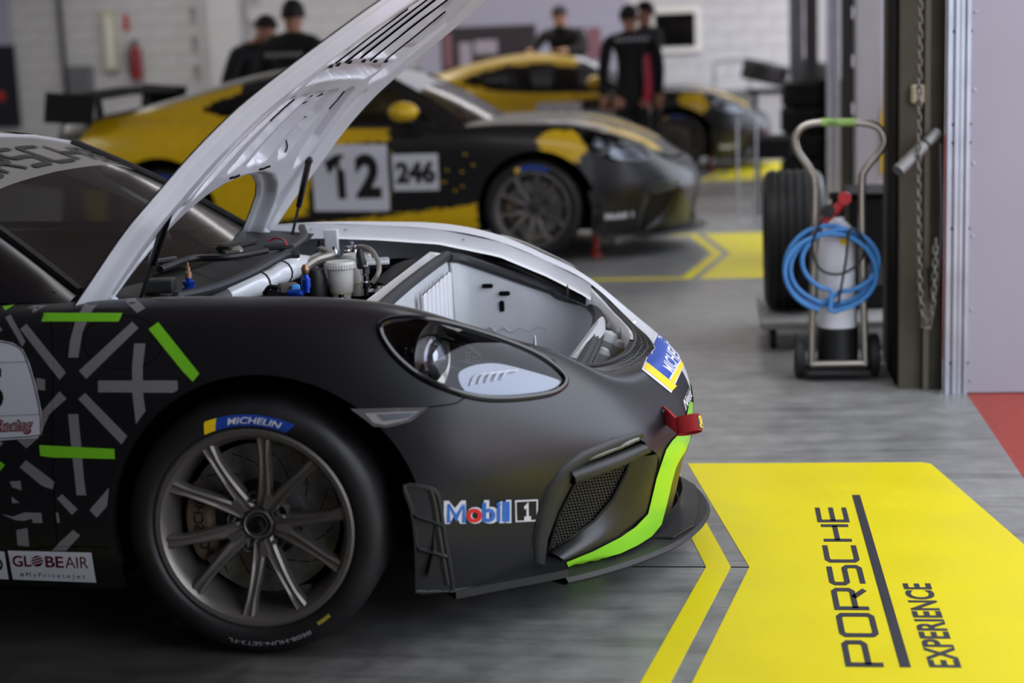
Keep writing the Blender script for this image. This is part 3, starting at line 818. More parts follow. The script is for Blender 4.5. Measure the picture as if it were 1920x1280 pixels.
# grille frame and mesh set back inside the intake
mesh_poly = [(1044, 1034), (1064, 968), (1098, 903), (1120, 888), (1198, 858), (1190, 890), (1166, 938), (1130, 980), (1090, 1008)]
def honeycomb(poly_px, depth, cell, parent, name='grille_mesh'):
    """hexagonal wire mesh, real cells"""
    P = [lift_px(p, depth) for p in poly_px]; c = sum(P, Vector()) / len(P)
    e1 = (P[4] - P[0]); nrm = (P[4] - P[0]).cross(P[7] - P[1]).normalized()
    e1 = (Vector((.55, .80, 0)) - nrm * nrm.dot(Vector((.55, .80, 0)))).normalized(); e2 = nrm.cross(e1)
    if e2.z < 0: e2 = -e2
    loc = [((p - c).dot(e1), (p - c).dot(e2)) for p in P]
    xs = [q[0] for q in loc]; ys = [q[1] for q in loc]; vs = []; fs = []
    a = cell; h = a * math.sqrt(3); row = 0; y = min(ys)
    t = a * .17
    hexs = [(math.cos(PI / 3 * k + PI / 6), math.sin(PI / 3 * k + PI / 6)) for k in range(6)]
    while y < max(ys):
        x = min(xs) + (h / 2 if row % 2 else 0)
        while x < max(xs):
            if in_poly((x, y), loc):
                n0 = len(vs)
                for r_, dd in ((a, .0), (a - t, 0.0), (a - t, .006)):
                    for cx, cy in hexs: vs.append(c + e1 * (x + cx * r_) + e2 * (y + cy * r_) + INW * dd)
                for k in range(6):
                    j = (k + 1) % 6; fs += [(n0 + k, n0 + j, n0 + 6 + j, n0 + 6 + k), (n0 + 6 + k, n0 + 6 + j, n0 + 12 + j, n0 + 12 + k)]
            x += h
        y += a * 1.5; row += 1
    o = mesh_obj(name, vs, fs, M['meshwire'], parent, False); o['kind'] = 'stuff'
    return o, P
M['meshwire'] = mat('grille_wire', (74, 72, 70), .4, metal=.2)
gm, GP = honeycomb(mesh_poly, .040, .0058, side_in)
fr = MB().tube([lift_px(p, .036) for p in mesh_poly], .0055, 6, closed=True); fr.build('grille_frame', M['black'], side_in)
mesh_obj('grille_back', [p + INW * .05 for p in GP], [tuple(range(len(GP)))], M['dark'], side_in, False)
# smooth cheek between grille and lime edge
A_ = [(1048, 1040), (1092, 1012), (1132, 984), (1168, 941), (1192, 892), (1199, 860)]
B_ = [(1062, 1053), (1110, 1032), (1162, 1008), (1212, 962), (1229, 893), (1235, 850)]
rows = []
for k in range(8):
    t = k / 7; rows.append([lift_px(a, .040).lerp(px_on(b[0], b[1], BVH_N), t) + INW * (-.012 * math.sin(t * PI)) for a, b in zip(A_, B_)])
sheet('intake_cheek', rows, M['wrap'], side_in)
# outer flange, upper lip and the light bar
fl_o = [(1003, 1052), (1000, 1010), (1008, 960), (1026, 915), (1052, 876), (1092, 846), (1150, 822), (1198, 808)]
fl_i = [(1036, 1060), (1042, 1015), (1062, 962), (1084, 918), (1104, 884), (1122, 872), (1170, 852), (1214, 832)]
rows = [[px_on(p[0], p[1], BVH_N, .005) for p in fl_o], [px_on(p[0], p[1], BVH_N, .008) for p in [((a[0] * .8 + b[0] * .2), (a[1] * .8 + b[1] * .2)) for a, b in zip(fl_o, fl_i)]],
    [px_on((a[0] + b[0]) / 2, (a[1] + b[1]) / 2, BVH_N, .004) for a, b in zip(fl_o, fl_i)], [lift_px(b, .034) for b in fl_i]]
rows.insert(0, [px_on(p[0] - 3, p[1] - 3, BVH_N, -.003) for p in fl_o])
sheet('intake_flange', rows, M['flange'], side_in)
M_ = None
lb = [(1068, 876), (1100, 861), (1150, 842), (1196, 822)]
b = MB().tube([lift_px(p, .004) for p in catmull(lb, 5)], .0085, 8); b.build('light_bar', M['markergrey2'], side_in)
lt = [(1067, 882), (1110, 868), (1160, 850), (1206, 832)]; lo = [(1075, 906), (1113, 893), (1165, 871), (1216, 846)]
rows = [[lift_px(p, .012) for p in lt], [lift_px((p[0], p[1] + 1), -.010) for p in lt], [lift_px(((p[0] + q[0]) / 2, (p[1] + q[1]) / 2), -.017) for p, q in zip(lt, lo)], [lift_px(q, -.012) for q in lo], [lift_px((q[0], q[1] + 5), .036) for q in lo]]
sheet('lower_lip', rows, M['flange'], side_in)
mirror_in = own(mirror_tree(side_in))

# centre intake: dark duct behind the opening
ci = MB(); ci.box((.88, YC, .20), (.06, .50, .20)); own(ci.build('centre_duct', M['dark']))
# splitter
SPL = [(.462, .80), (.56, .735), (.70, .645), (.80, .565), (.90, .455), (.98, .335), (1.035, .20), (1.060, .08), (1.066, 0)]
def spl_obj(x_from, x_to, name, m, z0, z1):
    P = catmull(SPL, 6); Q = [(x, b) for x, b in P if x_from <= x <= x_to]
    inn = [(x - .10 - .03 * (1 - b), b * .84) for x, b in Q]
    return Q, inn, z0, z1
SP = [(x, b) for x, b in catmull(SPL, 6)]
def splitter():
    main_ = [(x, b) for x, b in SP if x > .715]; loop = [(x, YC - b) for x, b in main_] + [(x, YC + b) for x, b in main_[::-1][1:]]
    inn = [(x - .16, YC + (y - YC) * .80) for x, y in loop]
    n = len(loop); vs = []
    # section: bottom inner, bottom outer, nose, top outer, top groove, top inner
    for k in range(6):
        for (x, y), (xi, yi) in zip(loop, inn):
            t = (0, .94, 1.0, .95, .62, 0)[k]; z = (.088, .088, .098, .108, .112, .124)[k]
            vs.append((xi + (x - xi) * t, yi + (y - yi) * t, z))
    fs = [(k * n + i, k * n + i + 1, ((k + 1) % 6) * n + i + 1, ((k + 1) % 6) * n + i) for k in range(6) for i in range(n - 1)]
    b = MB().add(vs, fs); o = b.build('splitter', M['splitter'])
    # raised dish on top by the centre intake
    d = MB(); P = []
    for a in np.linspace(-PI / 2, PI / 2, 22): P.append((1.0 + .045 * math.cos(a), YC - .20 + .10 * math.sin(a)))
    d.prism([(x - .02, y) for x, y in [(.93, YC - .31), (.99, YC - .31)]] + [(1.022, YC - .2), (1.03, YC - .08), (1.03, YC + .08), (1.022, YC + .2), (.97, YC + .31), (.91, YC + .31)], .1135, .1175); d.build('splitter_pad', M['flange'], o)
    for sg in (1, -1):
        side = [(x, b) for x, b in SP if x <= .722]; vs = []; n = len(side)
        for k in range(4):
            for x, b in side:
                t = (0, 1, 1, 0)[k]; z = (.112, .112, .132, .150)[k]; bb = b - .07 * (1 - t); vs.append((x - .05 * (1 - t), YC - sg * bb, z))
        fs = [(k * n + i, k * n + i + 1, ((k + 1) % 4) * n + i + 1, ((k + 1) % 4) * n + i) for k in range(4) for i in range(n - 1)]
        MB().add(vs, fs).build('splitter_end', M['black'], o)
    return o
own(splitter())
# lime edge running up the cheek
li = [(1061, 1052), (1110, 1032), (1161, 1006), (1190, 986), (1213, 962), (1222, 925), (1229, 895), (1238, 868), (1247, 842), (1258, 826), (1272, 812), (1281, 795), (1287, 770), (1290, 752)]
lo_ = [(1069, 1074), (1120, 1053), (1161, 1036), (1195, 1020), (1220, 1004), (1238, 982), (1249, 941), (1257, 905), (1265, 876), (1273, 860), (1283, 845), (1291, 826), (1295, 795), (1297, 755)]
dens = lambda q: np.array([np.array(q[i]) + (np.array(q[i + 1]) - np.array(q[i])) * t for i in range(len(q) - 1) for t in (0, .25, .5, .75)] + [np.array(q[-1])])
A = dens(li); B = dens(lo_)
rows = []
for k in range(6):
    t = k / 5; r = []
    for a, b in zip(A, B):
        q = a + (b - a) * t; p = px_on(q[0], q[1], BVH_A, .004)
        if p is None: p = px_on(q[0] - 6, q[1], BVH_A, .004)
        if p is None: p = Vector(un(q[0], q[1], Y=.75))
        r.append(p)
    rows.append(r)
lime = sheet('lime_edge', rows, M['lime']); own(lime)
own(mirror_obj(lime))

# vent with louvres behind the bumper corner
def side_vent():
    o_ = [(758, 911), (800, 914), (818, 923), (826, 950), (834, 1010), (843, 1060), (848, 1098), (843, 1107), (784, 1122), (781, 1060), (778, 1000), (770, 950)]
    P = outline_on(o_, 3); inw = Vector((.05, .99, -.02)).normalized()
    fr = MB().tube(P, .006, 6, closed=True); o = fr.build('bumper_vent', M['flange'])
    back = drape('vent_back', o_, M['ventgrey'], o, 9, .0015, BVH_N)
    MB().tube(outline_on([(806, 916), (813, 940), (822, 1000), (832, 1060), (838, 1094)], 3, closed=False), .007, 6).build('vent_edge', M['flange'], o)
    for (a, b_, c, d) in (((775, 962), (826, 978), (832, 988), (778, 972)), ((780, 1022), (836, 1036), (840, 1047), (781, 1034))):
        v = [px_on(*q, BVH_N, .003) for q in (a, b_, c, d)] + [px_on(*q, BVH_N, .016) for q in ((a[0] + 4, a[1] + 2), (b_[0], b_[1] + 3))]
        MB().add(v, [(0, 1, 5, 4), (4, 5, 2, 3)]).build('louvre', M['flange'], o, False)
    return o
vent = own(side_vent()); own(mirror_tree(vent))

# tow strap on the nose
def strap():
    a = px_on(1247, 776, BVH_N); c = Vector(un(1291, 796, Y=a.y - .045)); ax = Vector((.12, -.52, -.85)).normalized()
    e1 = (Vector((1, -.25, 0)) - ax * ax.dot(Vector((1, -.25, 0)))).normalized(); e2 = ax.cross(e1)
    def ringp(p, h, r=1.0): return c + e1 * (.034 * r * math.cos(p)) + e2 * (.0155 * r * math.sin(p)) + ax * h
    n = 36; vs = []
    for r_, hs in ((1.0, (-.023, -.02, .02, .023)), (.91, (.023, .02, -.02, -.023))):
        for h in hs:
            for i in range(n): vs.append(ringp(2 * PI * i / n, h, r_ - (.03 if abs(h) > .021 else 0) * (1 if r_ == 1.0 else -1)))
    o = MB().add(vs, [(k * n + i, k * n + (i + 1) % n, ((k + 1) % 8) * n + (i + 1) % n, ((k + 1) % 8) * n + i) for k in range(8) for i in range(n)]).build('tow_strap', M['strap'])
    # flat doubled tail running back to the eye in the bumper
    L0 = c - e1 * .028; vs = []; m = 9
    for i in range(m):
        t = i / (m - 1); p = L0.lerp(a + Vector((-.012, .02, 0)), t) + Vector((0, -.006 * math.sin(t * PI), .004 * math.sin(t * PI))); w = .0215; d = (a - L0).normalized(); nn = d.cross(ax).normalized() * (.0075 - .002 * t)
        wv = ax.lerp(Vector((0, -.2, -1)), t).normalized()
        for s_, q in ((-w, -1), (w, -1), (w, 1), (-w, 1)): vs.append(p + wv * s_ + nn * q)
    MB().add(vs, [(i * 4 + j, i * 4 + (j + 1) % 4, (i + 1) * 4 + (j + 1) % 4, (i + 1) * 4 + j) for i in range(m - 1) for j in range(4)] + [(0, 1, 2, 3)]).build('strap_tail', M['strap'], o)
    vd = Vector(CAM) - c
    for k in (0, 1, 2):
        p = L0.lerp(a, .12 + .07 * k); nn = (a - L0).normalized().cross(ax).normalized(); nn = nn if nn.dot(vd) > 0 else -nn
        MB().tube([p + ax * s_ + nn * .0078 for s_ in (-.02, 0, .02)], .0008, 4).build('stitching', M['stitch'], o)
    # woven label on the outer bend of the loop
    ps = [p for p in np.linspace(0, 2 * PI, 73)]; vis = [p for p in ps if (e1 * math.cos(p) / .034 + e2 * math.sin(p) / .0155).normalized().dot(vd.normalized()) > .12]
    pm = max(vis, key=lambda p: math.cos(p) * 1.0 + .35 * (e1 * math.cos(p) / .034 + e2 * math.sin(p) / .0155).normalized().dot(vd.normalized()))
    arc = np.linspace(-.55, .35, 8); vs = [ringp(pm + q, h, 1.03) for q in arc for h in (-.019, .019)]
    mesh_obj('strap_tag', vs, [(2 * i, 2 * i + 1, 2 * i + 3, 2 * i + 2) for i in range(7)], M['blackprint'], o, False)
    v, f = text_mesh('OMP', .017, .0008, 0, 'CENTER'); y0, y1 = v[:, 1].min(), v[:, 1].max(); sgn = 1 if e2.dot(Vector((0, 0, 1))) < 2 else 1
    P = [ringp(pm - .42 + .64 * (y - y0) / (y1 - y0), -x * .9, 1.06) for x, y in v]
    mesh_obj('strap_lettering', P, f, M['yellowprint'], o, False)
    bk = MB().lathe([(.016, -.01), (.016, .004), (.010, .006)], 14, Matrix.Translation(a) @ Vector((.5, -.85, 0)).to_track_quat('Z', 'Y').to_matrix().to_4x4()); bk.build('tow_eye', M['black'], o)
    return o
M['stitch'] = mat('stitching', (96, 40, 40), .8)
own(strap())
# shut lines
def seam(name, pxs, r=.0016, n=5, closed=False):
    P = [px_on(x, y, BVH_A, -.0002) for x, y in catmull(pxs, n, closed)]; P = [p for p in P if p is not None]
    return own(MB().tube(P, r, 5, closed=closed).build(name, M['dark']))
seam('door_gap', [(96, 600), (100, 680), (99, 760), (99, 840), (103, 940), (108, 1030)])
seam('sill_gap', [(0, 1033), (60, 1028), (120, 1024), (205, 1026)])
seam('bumper_gap', [(803, 763), (850, 757), (866, 749), (878, 742)])
seam('fender_gap', [(1060, 711), (1050, 690), (1042, 680), (1036, 673)])
seam('fuel_flap_gap', [(157, 640), (168, 612), (200, 594), (240, 591), (280, 604), (303, 635), (298, 664), (270, 685), (230, 692), (190, 684), (165, 665)], .0011, 4, True)
for (x, y) in ((1003, 646),):
    p = px_on(x, y, BVH_N) or Vector(un(x, y, Y=YC - .54)); own(MB().lathe([(.004, -.004), (.004, .006), (.0028, .012), (.0028, .018), (0, .026)], 10, Matrix.Translation(p)).build('bonnet_pin', M['steel']))
M['cowl'] = mat('cowl_plastic', (30, 30, 30), .5, noise=.15, nscale=25)
M['tread'] = mat('tread_black', (36, 36, 36), .45)

# ------------------------------------------------------------------ bonnet (bonnet frame: closed pose, then swung up about its hinges)
SHX = np.array([-.45, -.3, -.15, 0, .15, .3, .45, .6, .72, .79, .84, .86, .865])
SHB = np.array([.735, .72, .70, .675, .65, .625, .60, .57, .52, .42, .27, .10, 0])
ZCX = [-.45, -.15, .1, .25, .4, .6, .75, .87]; ZCZ = [.862, .85, .825, .797, .75, .68, .625, .60]
def hb(x): b = np.interp(x, SHX, SHB); return b * np.interp(x, [-.45, -.36, -.26, -.12, .05, .9], [1.03, 1.08, 1.16, 1.205, 1.19, 1.165]) - .02 * (x + .45) * b / .6
HBX = hb(SHX)
XF = np.linspace(-.45, .865, 300); HF = hb(XF)
def hood_front(b):
    k = np.where(HF >= b)[0]; return float(XF[k[-1]]) if len(k) else -.2
def hood_rear(b): return -.43 + np.interp(abs(b), [0, .2, .34, .45, .53, .59, .64, .69, .74, .78], [.345, .338, .315, .275, .225, .155, .075, .025, -.01, -.02])
def hood_z(x, b):
    zc = np.interp(x, ZCX, ZCZ); h = np.maximum(hb(np.minimum(x, .864)), .02); return zc + .045 * (1 - np.clip(b / h, -1, 1) ** 2)
def hood_z_s(x, b):
    return (hood_z(x - .05, b) + hood_z(x, b) * 2 + hood_z(np.minimum(x + .05, .86), b)) / 4
NB, NX = 150, 150
bm_ = float(hb(SHX).max()) - .003; bl = np.sin(np.linspace(-PI / 2, PI / 2, NB)) * bm_; bl = .55 * np.linspace(-bm_, bm_, NB) + .45 * bl
BX = np.zeros((NB, NX)); BB = np.zeros((NB, NX))
for i, b in enumerate(bl):
    x0, x1 = hood_rear(b), hood_front(abs(b)); x0 = min(x0, x1 - .004)
    BX[i] = np.linspace(x0, x1, NX); BB[i] = b
BZ = hood_z_s(BX, BB)
def sd_poly(X, Y, poly):
    """signed distance to a polygon, negative inside"""
    d = np.full(X.shape, 9.0); ins = np.zeros(X.shape, bool); n = len(poly); j = n - 1
    for i in range(n):
        ax, ay = poly[j]; bx, by = poly[i]; ex, ey = bx - ax, by - ay; wx, wy = X - ax, Y - ay
        t = np.clip((wx * ex + wy * ey) / (ex * ex + ey * ey + 1e-12), 0, 1); d = np.minimum(d, np.hypot(wx - ex * t, wy - ey * t))
        if ay != by: ins ^= ((by > Y) != (ay > Y)) & (X < (ax - bx) * (Y - by) / (ay - by) + bx)
        j = i
    return np.where(ins, -d, d)
def sstep(a, b, x): t = np.clip((x - a) / (b - a), 0, 1); return t * t * (3 - 2 * t)
outl = [(BX[i, 0], bl[i]) for i in range(NB)] + [(BX[i, -1], bl[i]) for i in range(NB - 1, -1, -1)]
edge = -sd_poly(BX, BB, outl[::2])
s_ = BX + .43
# frame rail all round, then pockets pressed towards the outer skin
D = .004 + .012 * sstep(.0, .012, edge) + .036 * sstep(.018, .045, edge)
def pocket(poly, depth, soft=.016):
    global D
    for sg in (1, -1):
        w = 1 - sstep(-soft * .9, 0, sd_poly(s_, BB, [(p[0], sg * p[1]) for p in poly])); D = D - depth * 1.85 * w
D_frame = D.copy()
pocket([(.40, .535), (.37, .50), (.42, .45), (.56, .385), (.70, .31), (.715, .35), (.70, .40), (.60, .47), (.50, .525)], .024, .020)
pocket([(.435, .30), (.42, .25), (.46, .17), (.70, .10), (.705, .22), (.60, .27)], .024, .018)
pocket([(.43, .105), (.42, .05), (.43, .0), (.70, .0), (.705, .055), (.60, .08)], .022, .018)
pocket([(.20, .655), (.225, .60), (.36, .565), (.385, .595), (.30, .635)], .018, .016)
pocket([(.53, .26), (.545, .185), (.60, .165), (.60, .245)], -.014, .008)
pocket([(.755, .0), (.755, .36), (.80, .40), (.815, .36), (.815, .0)], .028, .014)
pocket([(.845, .035), (.86, .015), (1.16, .015), (1.17, .10), (1.12, .13), (.85, .145)], .026, .014)
pocket([(.84, .19), (1.11, .165), (1.13, .20), (1.07, .27), (.85, .315)], .026, .014)
pocket([(.845, .355), (1.02, .32), (1.05, .35), (1.0, .40), (.85, .47)], .024, .014)
pocket([(.73, .47), (.75, .44), (1.0, .45), (1.12, .36), (1.14, .38), (1.02, .50), (.78, .56)], .014, .02)
pocket([(.10, .72), (.30, .655), (.56, .58), (.70, .545), (.70, .515), (.55, .545), (.28, .615), (.10, .685)], .016, .014)
HZX = (-.43, .88); HTH = .942; HT = (-.06, -.08)
hood_m = Matrix.Translation((HZX[0] + HT[0], YC, HZX[1] + HT[1])) @ Matrix.Rotation(-HTH, 4, 'Y')
def hood_local(x, b, z): return Vector((x - HZX[0], b, z - HZX[1]))
def hood_pose(o):
    o.parent = car; o.matrix_parent_inverse = Matrix.Translation(-Vector(car.location)); o.matrix_basis = hood_m; return o
gf = grid_faces(NB, NX)
hv = [hood_local(x, b, z) for x, b, z in zip(BX.ravel(), BB.ravel(), BZ.ravel())]
hood = hood_pose(mesh_obj('bonnet', hv, gf, M['wrap'], None, True, [M['wrap'], M['wrap_far']], [0 if bl[min(i + 1, NB - 1)] < .02 else 1 for i in range(NB - 1) for j in range(NX - 1)]))
hood['label'] = 'raised bonnet, black skin outside and white ribbed underside'
ZI = BZ - D
inn = mesh_obj('inner_panel', [hood_local(x, b, z) for x, b, z in zip(BX.ravel(), BB.ravel(), ZI.ravel())], [tuple(reversed(q)) for q in gf], M['whitein'], hood, True)
def ring_idx():
    r = [i * NX for i in range(NB)] + [(NB - 1) * NX + j for j in range(1, NX)] + [i * NX + NX - 1 for i in range(NB - 2, -1, -1)] + [j for j in range(NX - 2, 0, -1)]
    return r
ri = ring_idx(); e1 = [hv[i] for i in ri]; e2 = [hood_local(BX.ravel()[i], BB.ravel()[i], ZI.ravel()[i]) for i in ri]; n = len(ri)
mesh_obj('bonnet_hem', e1 + e2, [(i, (i + 1) % n, n + (i + 1) % n, n + i) for i in range(n)], M['black'], hood, True)
def hz(s, b, d): 
    i = int(np.argmin(abs(bl - b))); j = int(np.argmin(abs(BX[i] - (s - .43)))); return hood_local(BX[i, j], BB[i, j], ZI[i, j] - d)
def slit(s0, b0, s1, b1, w=.006):
    P = [hz(s0 + (s1 - s0) * t, b0 + (b1 - b0) * t, .0015) for t in np.linspace(0, 1, 5)]; P = [Vector(p) for p in catmull([P[0], (P[0] + P[1] + P[2]) / 3, P[2], (P[2] + P[3] + P[4]) / 3, P[4]], 5)]
    return MB().tube(P, w / 2, 6).build('slit', M['dark'], hood)
for sg in (1, -1):
    slit(.835, sg * .155, 1.15, sg * .145); slit(.84, sg * .335, 1.06, sg * .30, .005); slit(.445, sg * .30, .52, sg * .27, .004); slit(.50, sg * .07, .69, sg * .062, .004); slit(.56, sg * .165, .575, sg * .24, .004); slit(.9, sg * .52, .98, sg * .49, .004)
    slit(.40, sg * .10, .40, sg * .20, .007); slit(.62, sg * .33, .70, sg * .30, .004)
slit(.845, 0, 1.16, 0)
for b_ in (-.36, -.24, -.09, .09, .24, .36):
    p = hz(.832, b_, .001); MB().box(p, (.010, .034, .004)).build('drain_slot', M['dark'], hood)
# strut ball mounts and buffers on the bonnet
for sg in (1, -1):
    MB().lathe([(.02, 0), (.017, -.012), (.008, -.02), (.008, -.034), (0, -.034)], 14, Matrix.Translation(hz(.27, sg * .60, -.004))).build('strut_bracket', M['whitein'], hood)
    MB().lathe([(.009, .0), (.011, -.012), (.006, -.022), (0, -.022)], 12, Matrix.Translation(hz(.10, sg * .70, -.004))).build('bonnet_buffer', M['stickwhite'], hood)
def strut(a, b):
    a, b = Vector(a), Vector(b); m = a.lerp(b, .62)
    g = MB().tube([a, m], .0105, 12).tube([m, m.lerp(b, .02)], .008, 10)
    o = own(g.build('gas_strut', M['glossblack'])); MB().tube([m, b], .0048, 8).build('strut_rod', M['black'], o)
    MB().lathe([(0, -.013), (.011, -.01), (.014, 0), (.011, .01), (0, .013)], 12, Matrix.Translation(a) @ Matrix.Rotation(PI / 2, 4, 'X')).build('strut_end', M['black'], o)
strut(un(320, 388, Y=.22), un(264, 558, Y=.26)); strut(un(579, 301, Y=1.48), un(548, 440, Y=1.47))

# ------------------------------------------------------------------ under the bonnet
def shut(x): return np.interp(x, [-.45, -.2, 0, .2, .4, .56, .69, .785, .842, .886, .913], [.79, .767, .742, .71, .675, .64, .565, .45, .305, .155, 0])
def shutz(x): return np.interp(x, [-.45, -.2, 0, .2, .4, .56, .69, .785, .842, .886, .913], [.852, .858, .850, .836, .796, .732, .676, .615, .585, .580, .577])
def deckz(x): return .768 - .36 * (x - .2)
xs = np.linspace(-.45, .70, 40)
for sg, mm in ((1, M['black']), (-1, M['whitein'])):
    a = [Vector((x, YC - sg * shut(x), shutz(x))) for x in xs]; b = [Vector((x, YC - sg * (shut(x) - .012), shutz(x) - .035)) for x in xs]; c = [Vector((x, YC - sg * (shut(x) - .030), shutz(x) - .045)) for x in xs]
    own(sheet('fender_flange', [a, b, c], mm))
    for x in (-.24, -.12, .28):
        own(MB().lathe([(.006, 0), (.006, .002), (0, .002)], 10, Matrix.Translation((x, YC - sg * (shut(x) - .0075), shutz(x) - .02)) @ Matrix.Rotation(sg * PI / 2, 4, 'X')).build('flange_hole', M['dark']))
# luggage tub: rounded opening in the sloping deck
TUB = [(.235, -.56), (.25, -.60), (.30, -.645), (.50, -.635), (.655, -.62), (.70, -.56), (.73, -.40), (.74, 0), (.73, .40), (.70, .56), (.655, .62), (.50, .635), (.30, .645), (.25, .60), (.235, .56), (.228, 0)]
TC = [Vector((x, YC + b, deckz(x))) for x, b in catmull(TUB, 4, True)]
cen = Vector((.48, YC, 0)); n = len(TC)
lev = []
for sc_, dz in ((1.0, 0), (.975, -.03), (.95, -.16), (.93, -.26), (.88, -.31)):
    lev.append([Vector((cen.x + (p.x - cen.x) * sc_, cen.y + (p.y - cen.y) * sc_, (p.z + dz) if dz > -.2 else .42 + (dz + .26))) for p in TC])
b = MB(); b.add([p for L in lev for p in L] + [Vector((cen.x, cen.y, .36))], [(k * n + i, k * n + (i + 1) % n, (k + 1) * n + (i + 1) % n, (k + 1) * n + i) for k in range(4) for i in range(n)] + [(4 * n + i, 4 * n + (i + 1) % n, 5 * n) for i in range(n)])
tub = own(b.build('luggage_tub', M['tubwhite']))
sl = MB().tube([p + Vector((0, 0, .008)) for p in TC], .017, 8, closed=True); sl.build('tub_seal', M['seal'], tub)
sl = MB().tube([Vector((cen.x + (p.x - cen.x) * 1.045, cen.y + (p.y - cen.y) * 1.03, p.z - .002)) for p in TC], .013, 8, closed=True); sl.build('seal_lip', M['seal'], tub)
# deck round the tub
ring = [Vector((cen.x + (p.x - cen.x) * 1.03, cen.y + (p.y - cen.y) * 1.02, p.z - .004)) for p in TC]
outr = []
for p in TC:
    x = p.x; b_ = p.y - YC
    if x < .26: outr.append(Vector((.175, YC + b_ * 1.06, deckz(.19))))
    elif x > .70: outr.append(p + Vector((.022, 0, -.012)))
    else: outr.append(Vector((x, YC + math.copysign(shut(x) - .04, b_), deckz(x) + .012)))
own(mesh_obj('bay_deck', ring + outr, [(i, (i + 1) % n, n + (i + 1) % n, n + i) for i in range(n)], M['whitein'], None, True))
# tub detail: ribbed panel at the back, slots, bead of sealant, corrugated side
def tubwall(py_px): pass
rows = []
for k in range(9):
    x = .262 + .008 * (k % 2); rows.append(Vector((x, YC, 0)))
rb = MB()
for k in range(7):
    y0 = YC + .05 + .07 * k; rb.box((.262, y0, .60), (.016, .045, .26), bev=.006)
rb.build('ribbed_panel', M['whitein'], tub)
for (px, py, w, h) in ((914, 536, .036, .014), (946, 550, .036, .014), (941, 574, .016, .036)):
    P = un(px, py, Y=YC + .615); MB().box(Vector(P), (w, .012, h), bev=.004).build('tub_slot', M['dark'], tub)
bead = [Vector(un(px, py, Y=YC + .607)) for px, py in catmull([(905, 618), (920, 612), (930, 622), (945, 613), (958, 622), (975, 614), (992, 620), (1010, 612), (1025, 618)], 4)]
MB().tube(bead, .004, 6).build('sealant_bead', M['tubwhite'], tub)
MB().tube([Vector(un(px, py, Y=YC + .60)) for px, py in catmull([(848, 570), (852, 590), (862, 605), (870, 622)], 4)], .008, 6).build('tub_strap', M['black'], tub)
# front cavity between tub and nose: latch panel, ring, duct
rg = [(.70, .565, .662), (.745, .50, .628), (.778, .42, .608), (.818, .30, .594), (.852, .15, .588), (.862, 0, .590)]
RG = [Vector((x, YC - b, z)) for x, b, z in catmull(rg, 6)]; RG2 = [Vector((p.x, 2 * YC - p.y, p.z)) for p in RG[::-1][1:]]
def ring_piece(P, m):
    a = [p + Vector((-.014, 0, .002)) for p in P]; b_ = [p + Vector((.002, 0, -.001)) for p in P]; c = [p + Vector((.004, 0, -.03)) for p in P]; d = [p + Vector((-.02, 0, -.06)) for p in P]
    return own(sheet('nose_ring', [d, a, b_, c], m))
r1 = ring_piece(RG, M['black']); r2 = ring_piece(RG2, M['whitein'])
own(MB().tube([p + Vector((.002, 0, .0)) for p in RG + RG2], .005, 6).build('ring_seal', M['seal']))
# black mesh crescent between ring and nose skin
cr_in = [p + Vector((.006, 0, -.008)) for p in RG + RG2]
cr_o = [Vector((x, YC - b, z)) for x, b, z in catmull([(.69, .565, .668), (.79, .465, .604), (.85, .32, .577), (.893, .165, .571), (.918, 0, .569)], 8)]
cr_o = cr_o + [Vector((p.x, 2 * YC - p.y, p.z)) for p in cr_o[::-1][1:]]
m_ = len(cr_in); ti = np.linspace(0, len(cr_o) - 1, m_); co = [cr_o[int(t)].lerp(cr_o[min(int(t) + 1, len(cr_o) - 1)], t - int(t)) for t in ti]
og = own(sheet('nose_outlet', [[p + Vector((0, 0, -.012)) for p in cr_in], [p + Vector((0, 0, -.012)) for p in co]], M['blackmat']))
gb = MB()
for k in range(2, m_ - 2):
    a, b_ = cr_in[k], co[k]
    if (a - b_).length > .004: gb.tube([a, b_], .0016, 4)
    if k < m_ - 3:
        for q in (.3, .65): gb.tube([a.lerp(b_, q), cr_in[k + 1].lerp(co[k + 1], q)], .0013, 4)
o = gb.build('outlet_mesh', M['meshwire'], og); o['kind'] = 'stuff'
# hidden nose floor, white latch beam and duct lumps
own(MB().box((.78, YC, .42), (.16, .80, .02)).build('nose_floor', M['dark']))
own(MB().box((.28, YC, .22), (.96, 1.0, .02)).build('bay_floor', M['dark']))
bm_ = MB(); A_ = Vector(un(1066, 668, Z=.59)); B_ = Vector(un(1124, 590, Z=.60))
bm_.tube([A_ + Vector((.012, 0, -.02)), A_.lerp(B_, .3) + Vector((.02, 0, -.015)), A_.lerp(B_, .7) + Vector((.02, 0, -.015)), B_ + Vector((.0, 0, -.02))], [.018, .022, .022, .018], 8); own(bm_.build('latch_beam', M['tubwhite']))
for (px, py, z, r) in ((1138, 640, .545, .035), (1148, 618, .55, .028), (1158, 650, .53, .024), (1130, 664, .53, .022), (1166, 625, .56, .02)):
    P = Vector(un(px, py, Z=z)); own(MB().lathe([(0, r), (r * .6, r * .8), (r, r * .2), (r * .95, -r * .5), (r * .8, -r * 1.6)], 14, Matrix.Translation(P) @ Matrix.Rotation(.4, 4, 'Y')).build('duct_lump', M['tubwhite']))
for px, py in ((1064, 545), (1110, 548)):
    p = Vector(un(px, py, Y=YC + .57)); own(MB().lathe([(.004, -.02), (.004, .004), (.0028, .012), (0, .024)], 8, Matrix.Translation(p)).build('bonnet_pin', M['black']))
# rear bulkhead ledge
own(MB().box((.20, YC, .738), (.05, 1.30, .05), bev=.008).build('bulkhead_ledge', M['whitein']))
own(MB().box((-.20, YC, .50), (.02, 1.4, .55)).build('bulkhead', M['blackmat']))

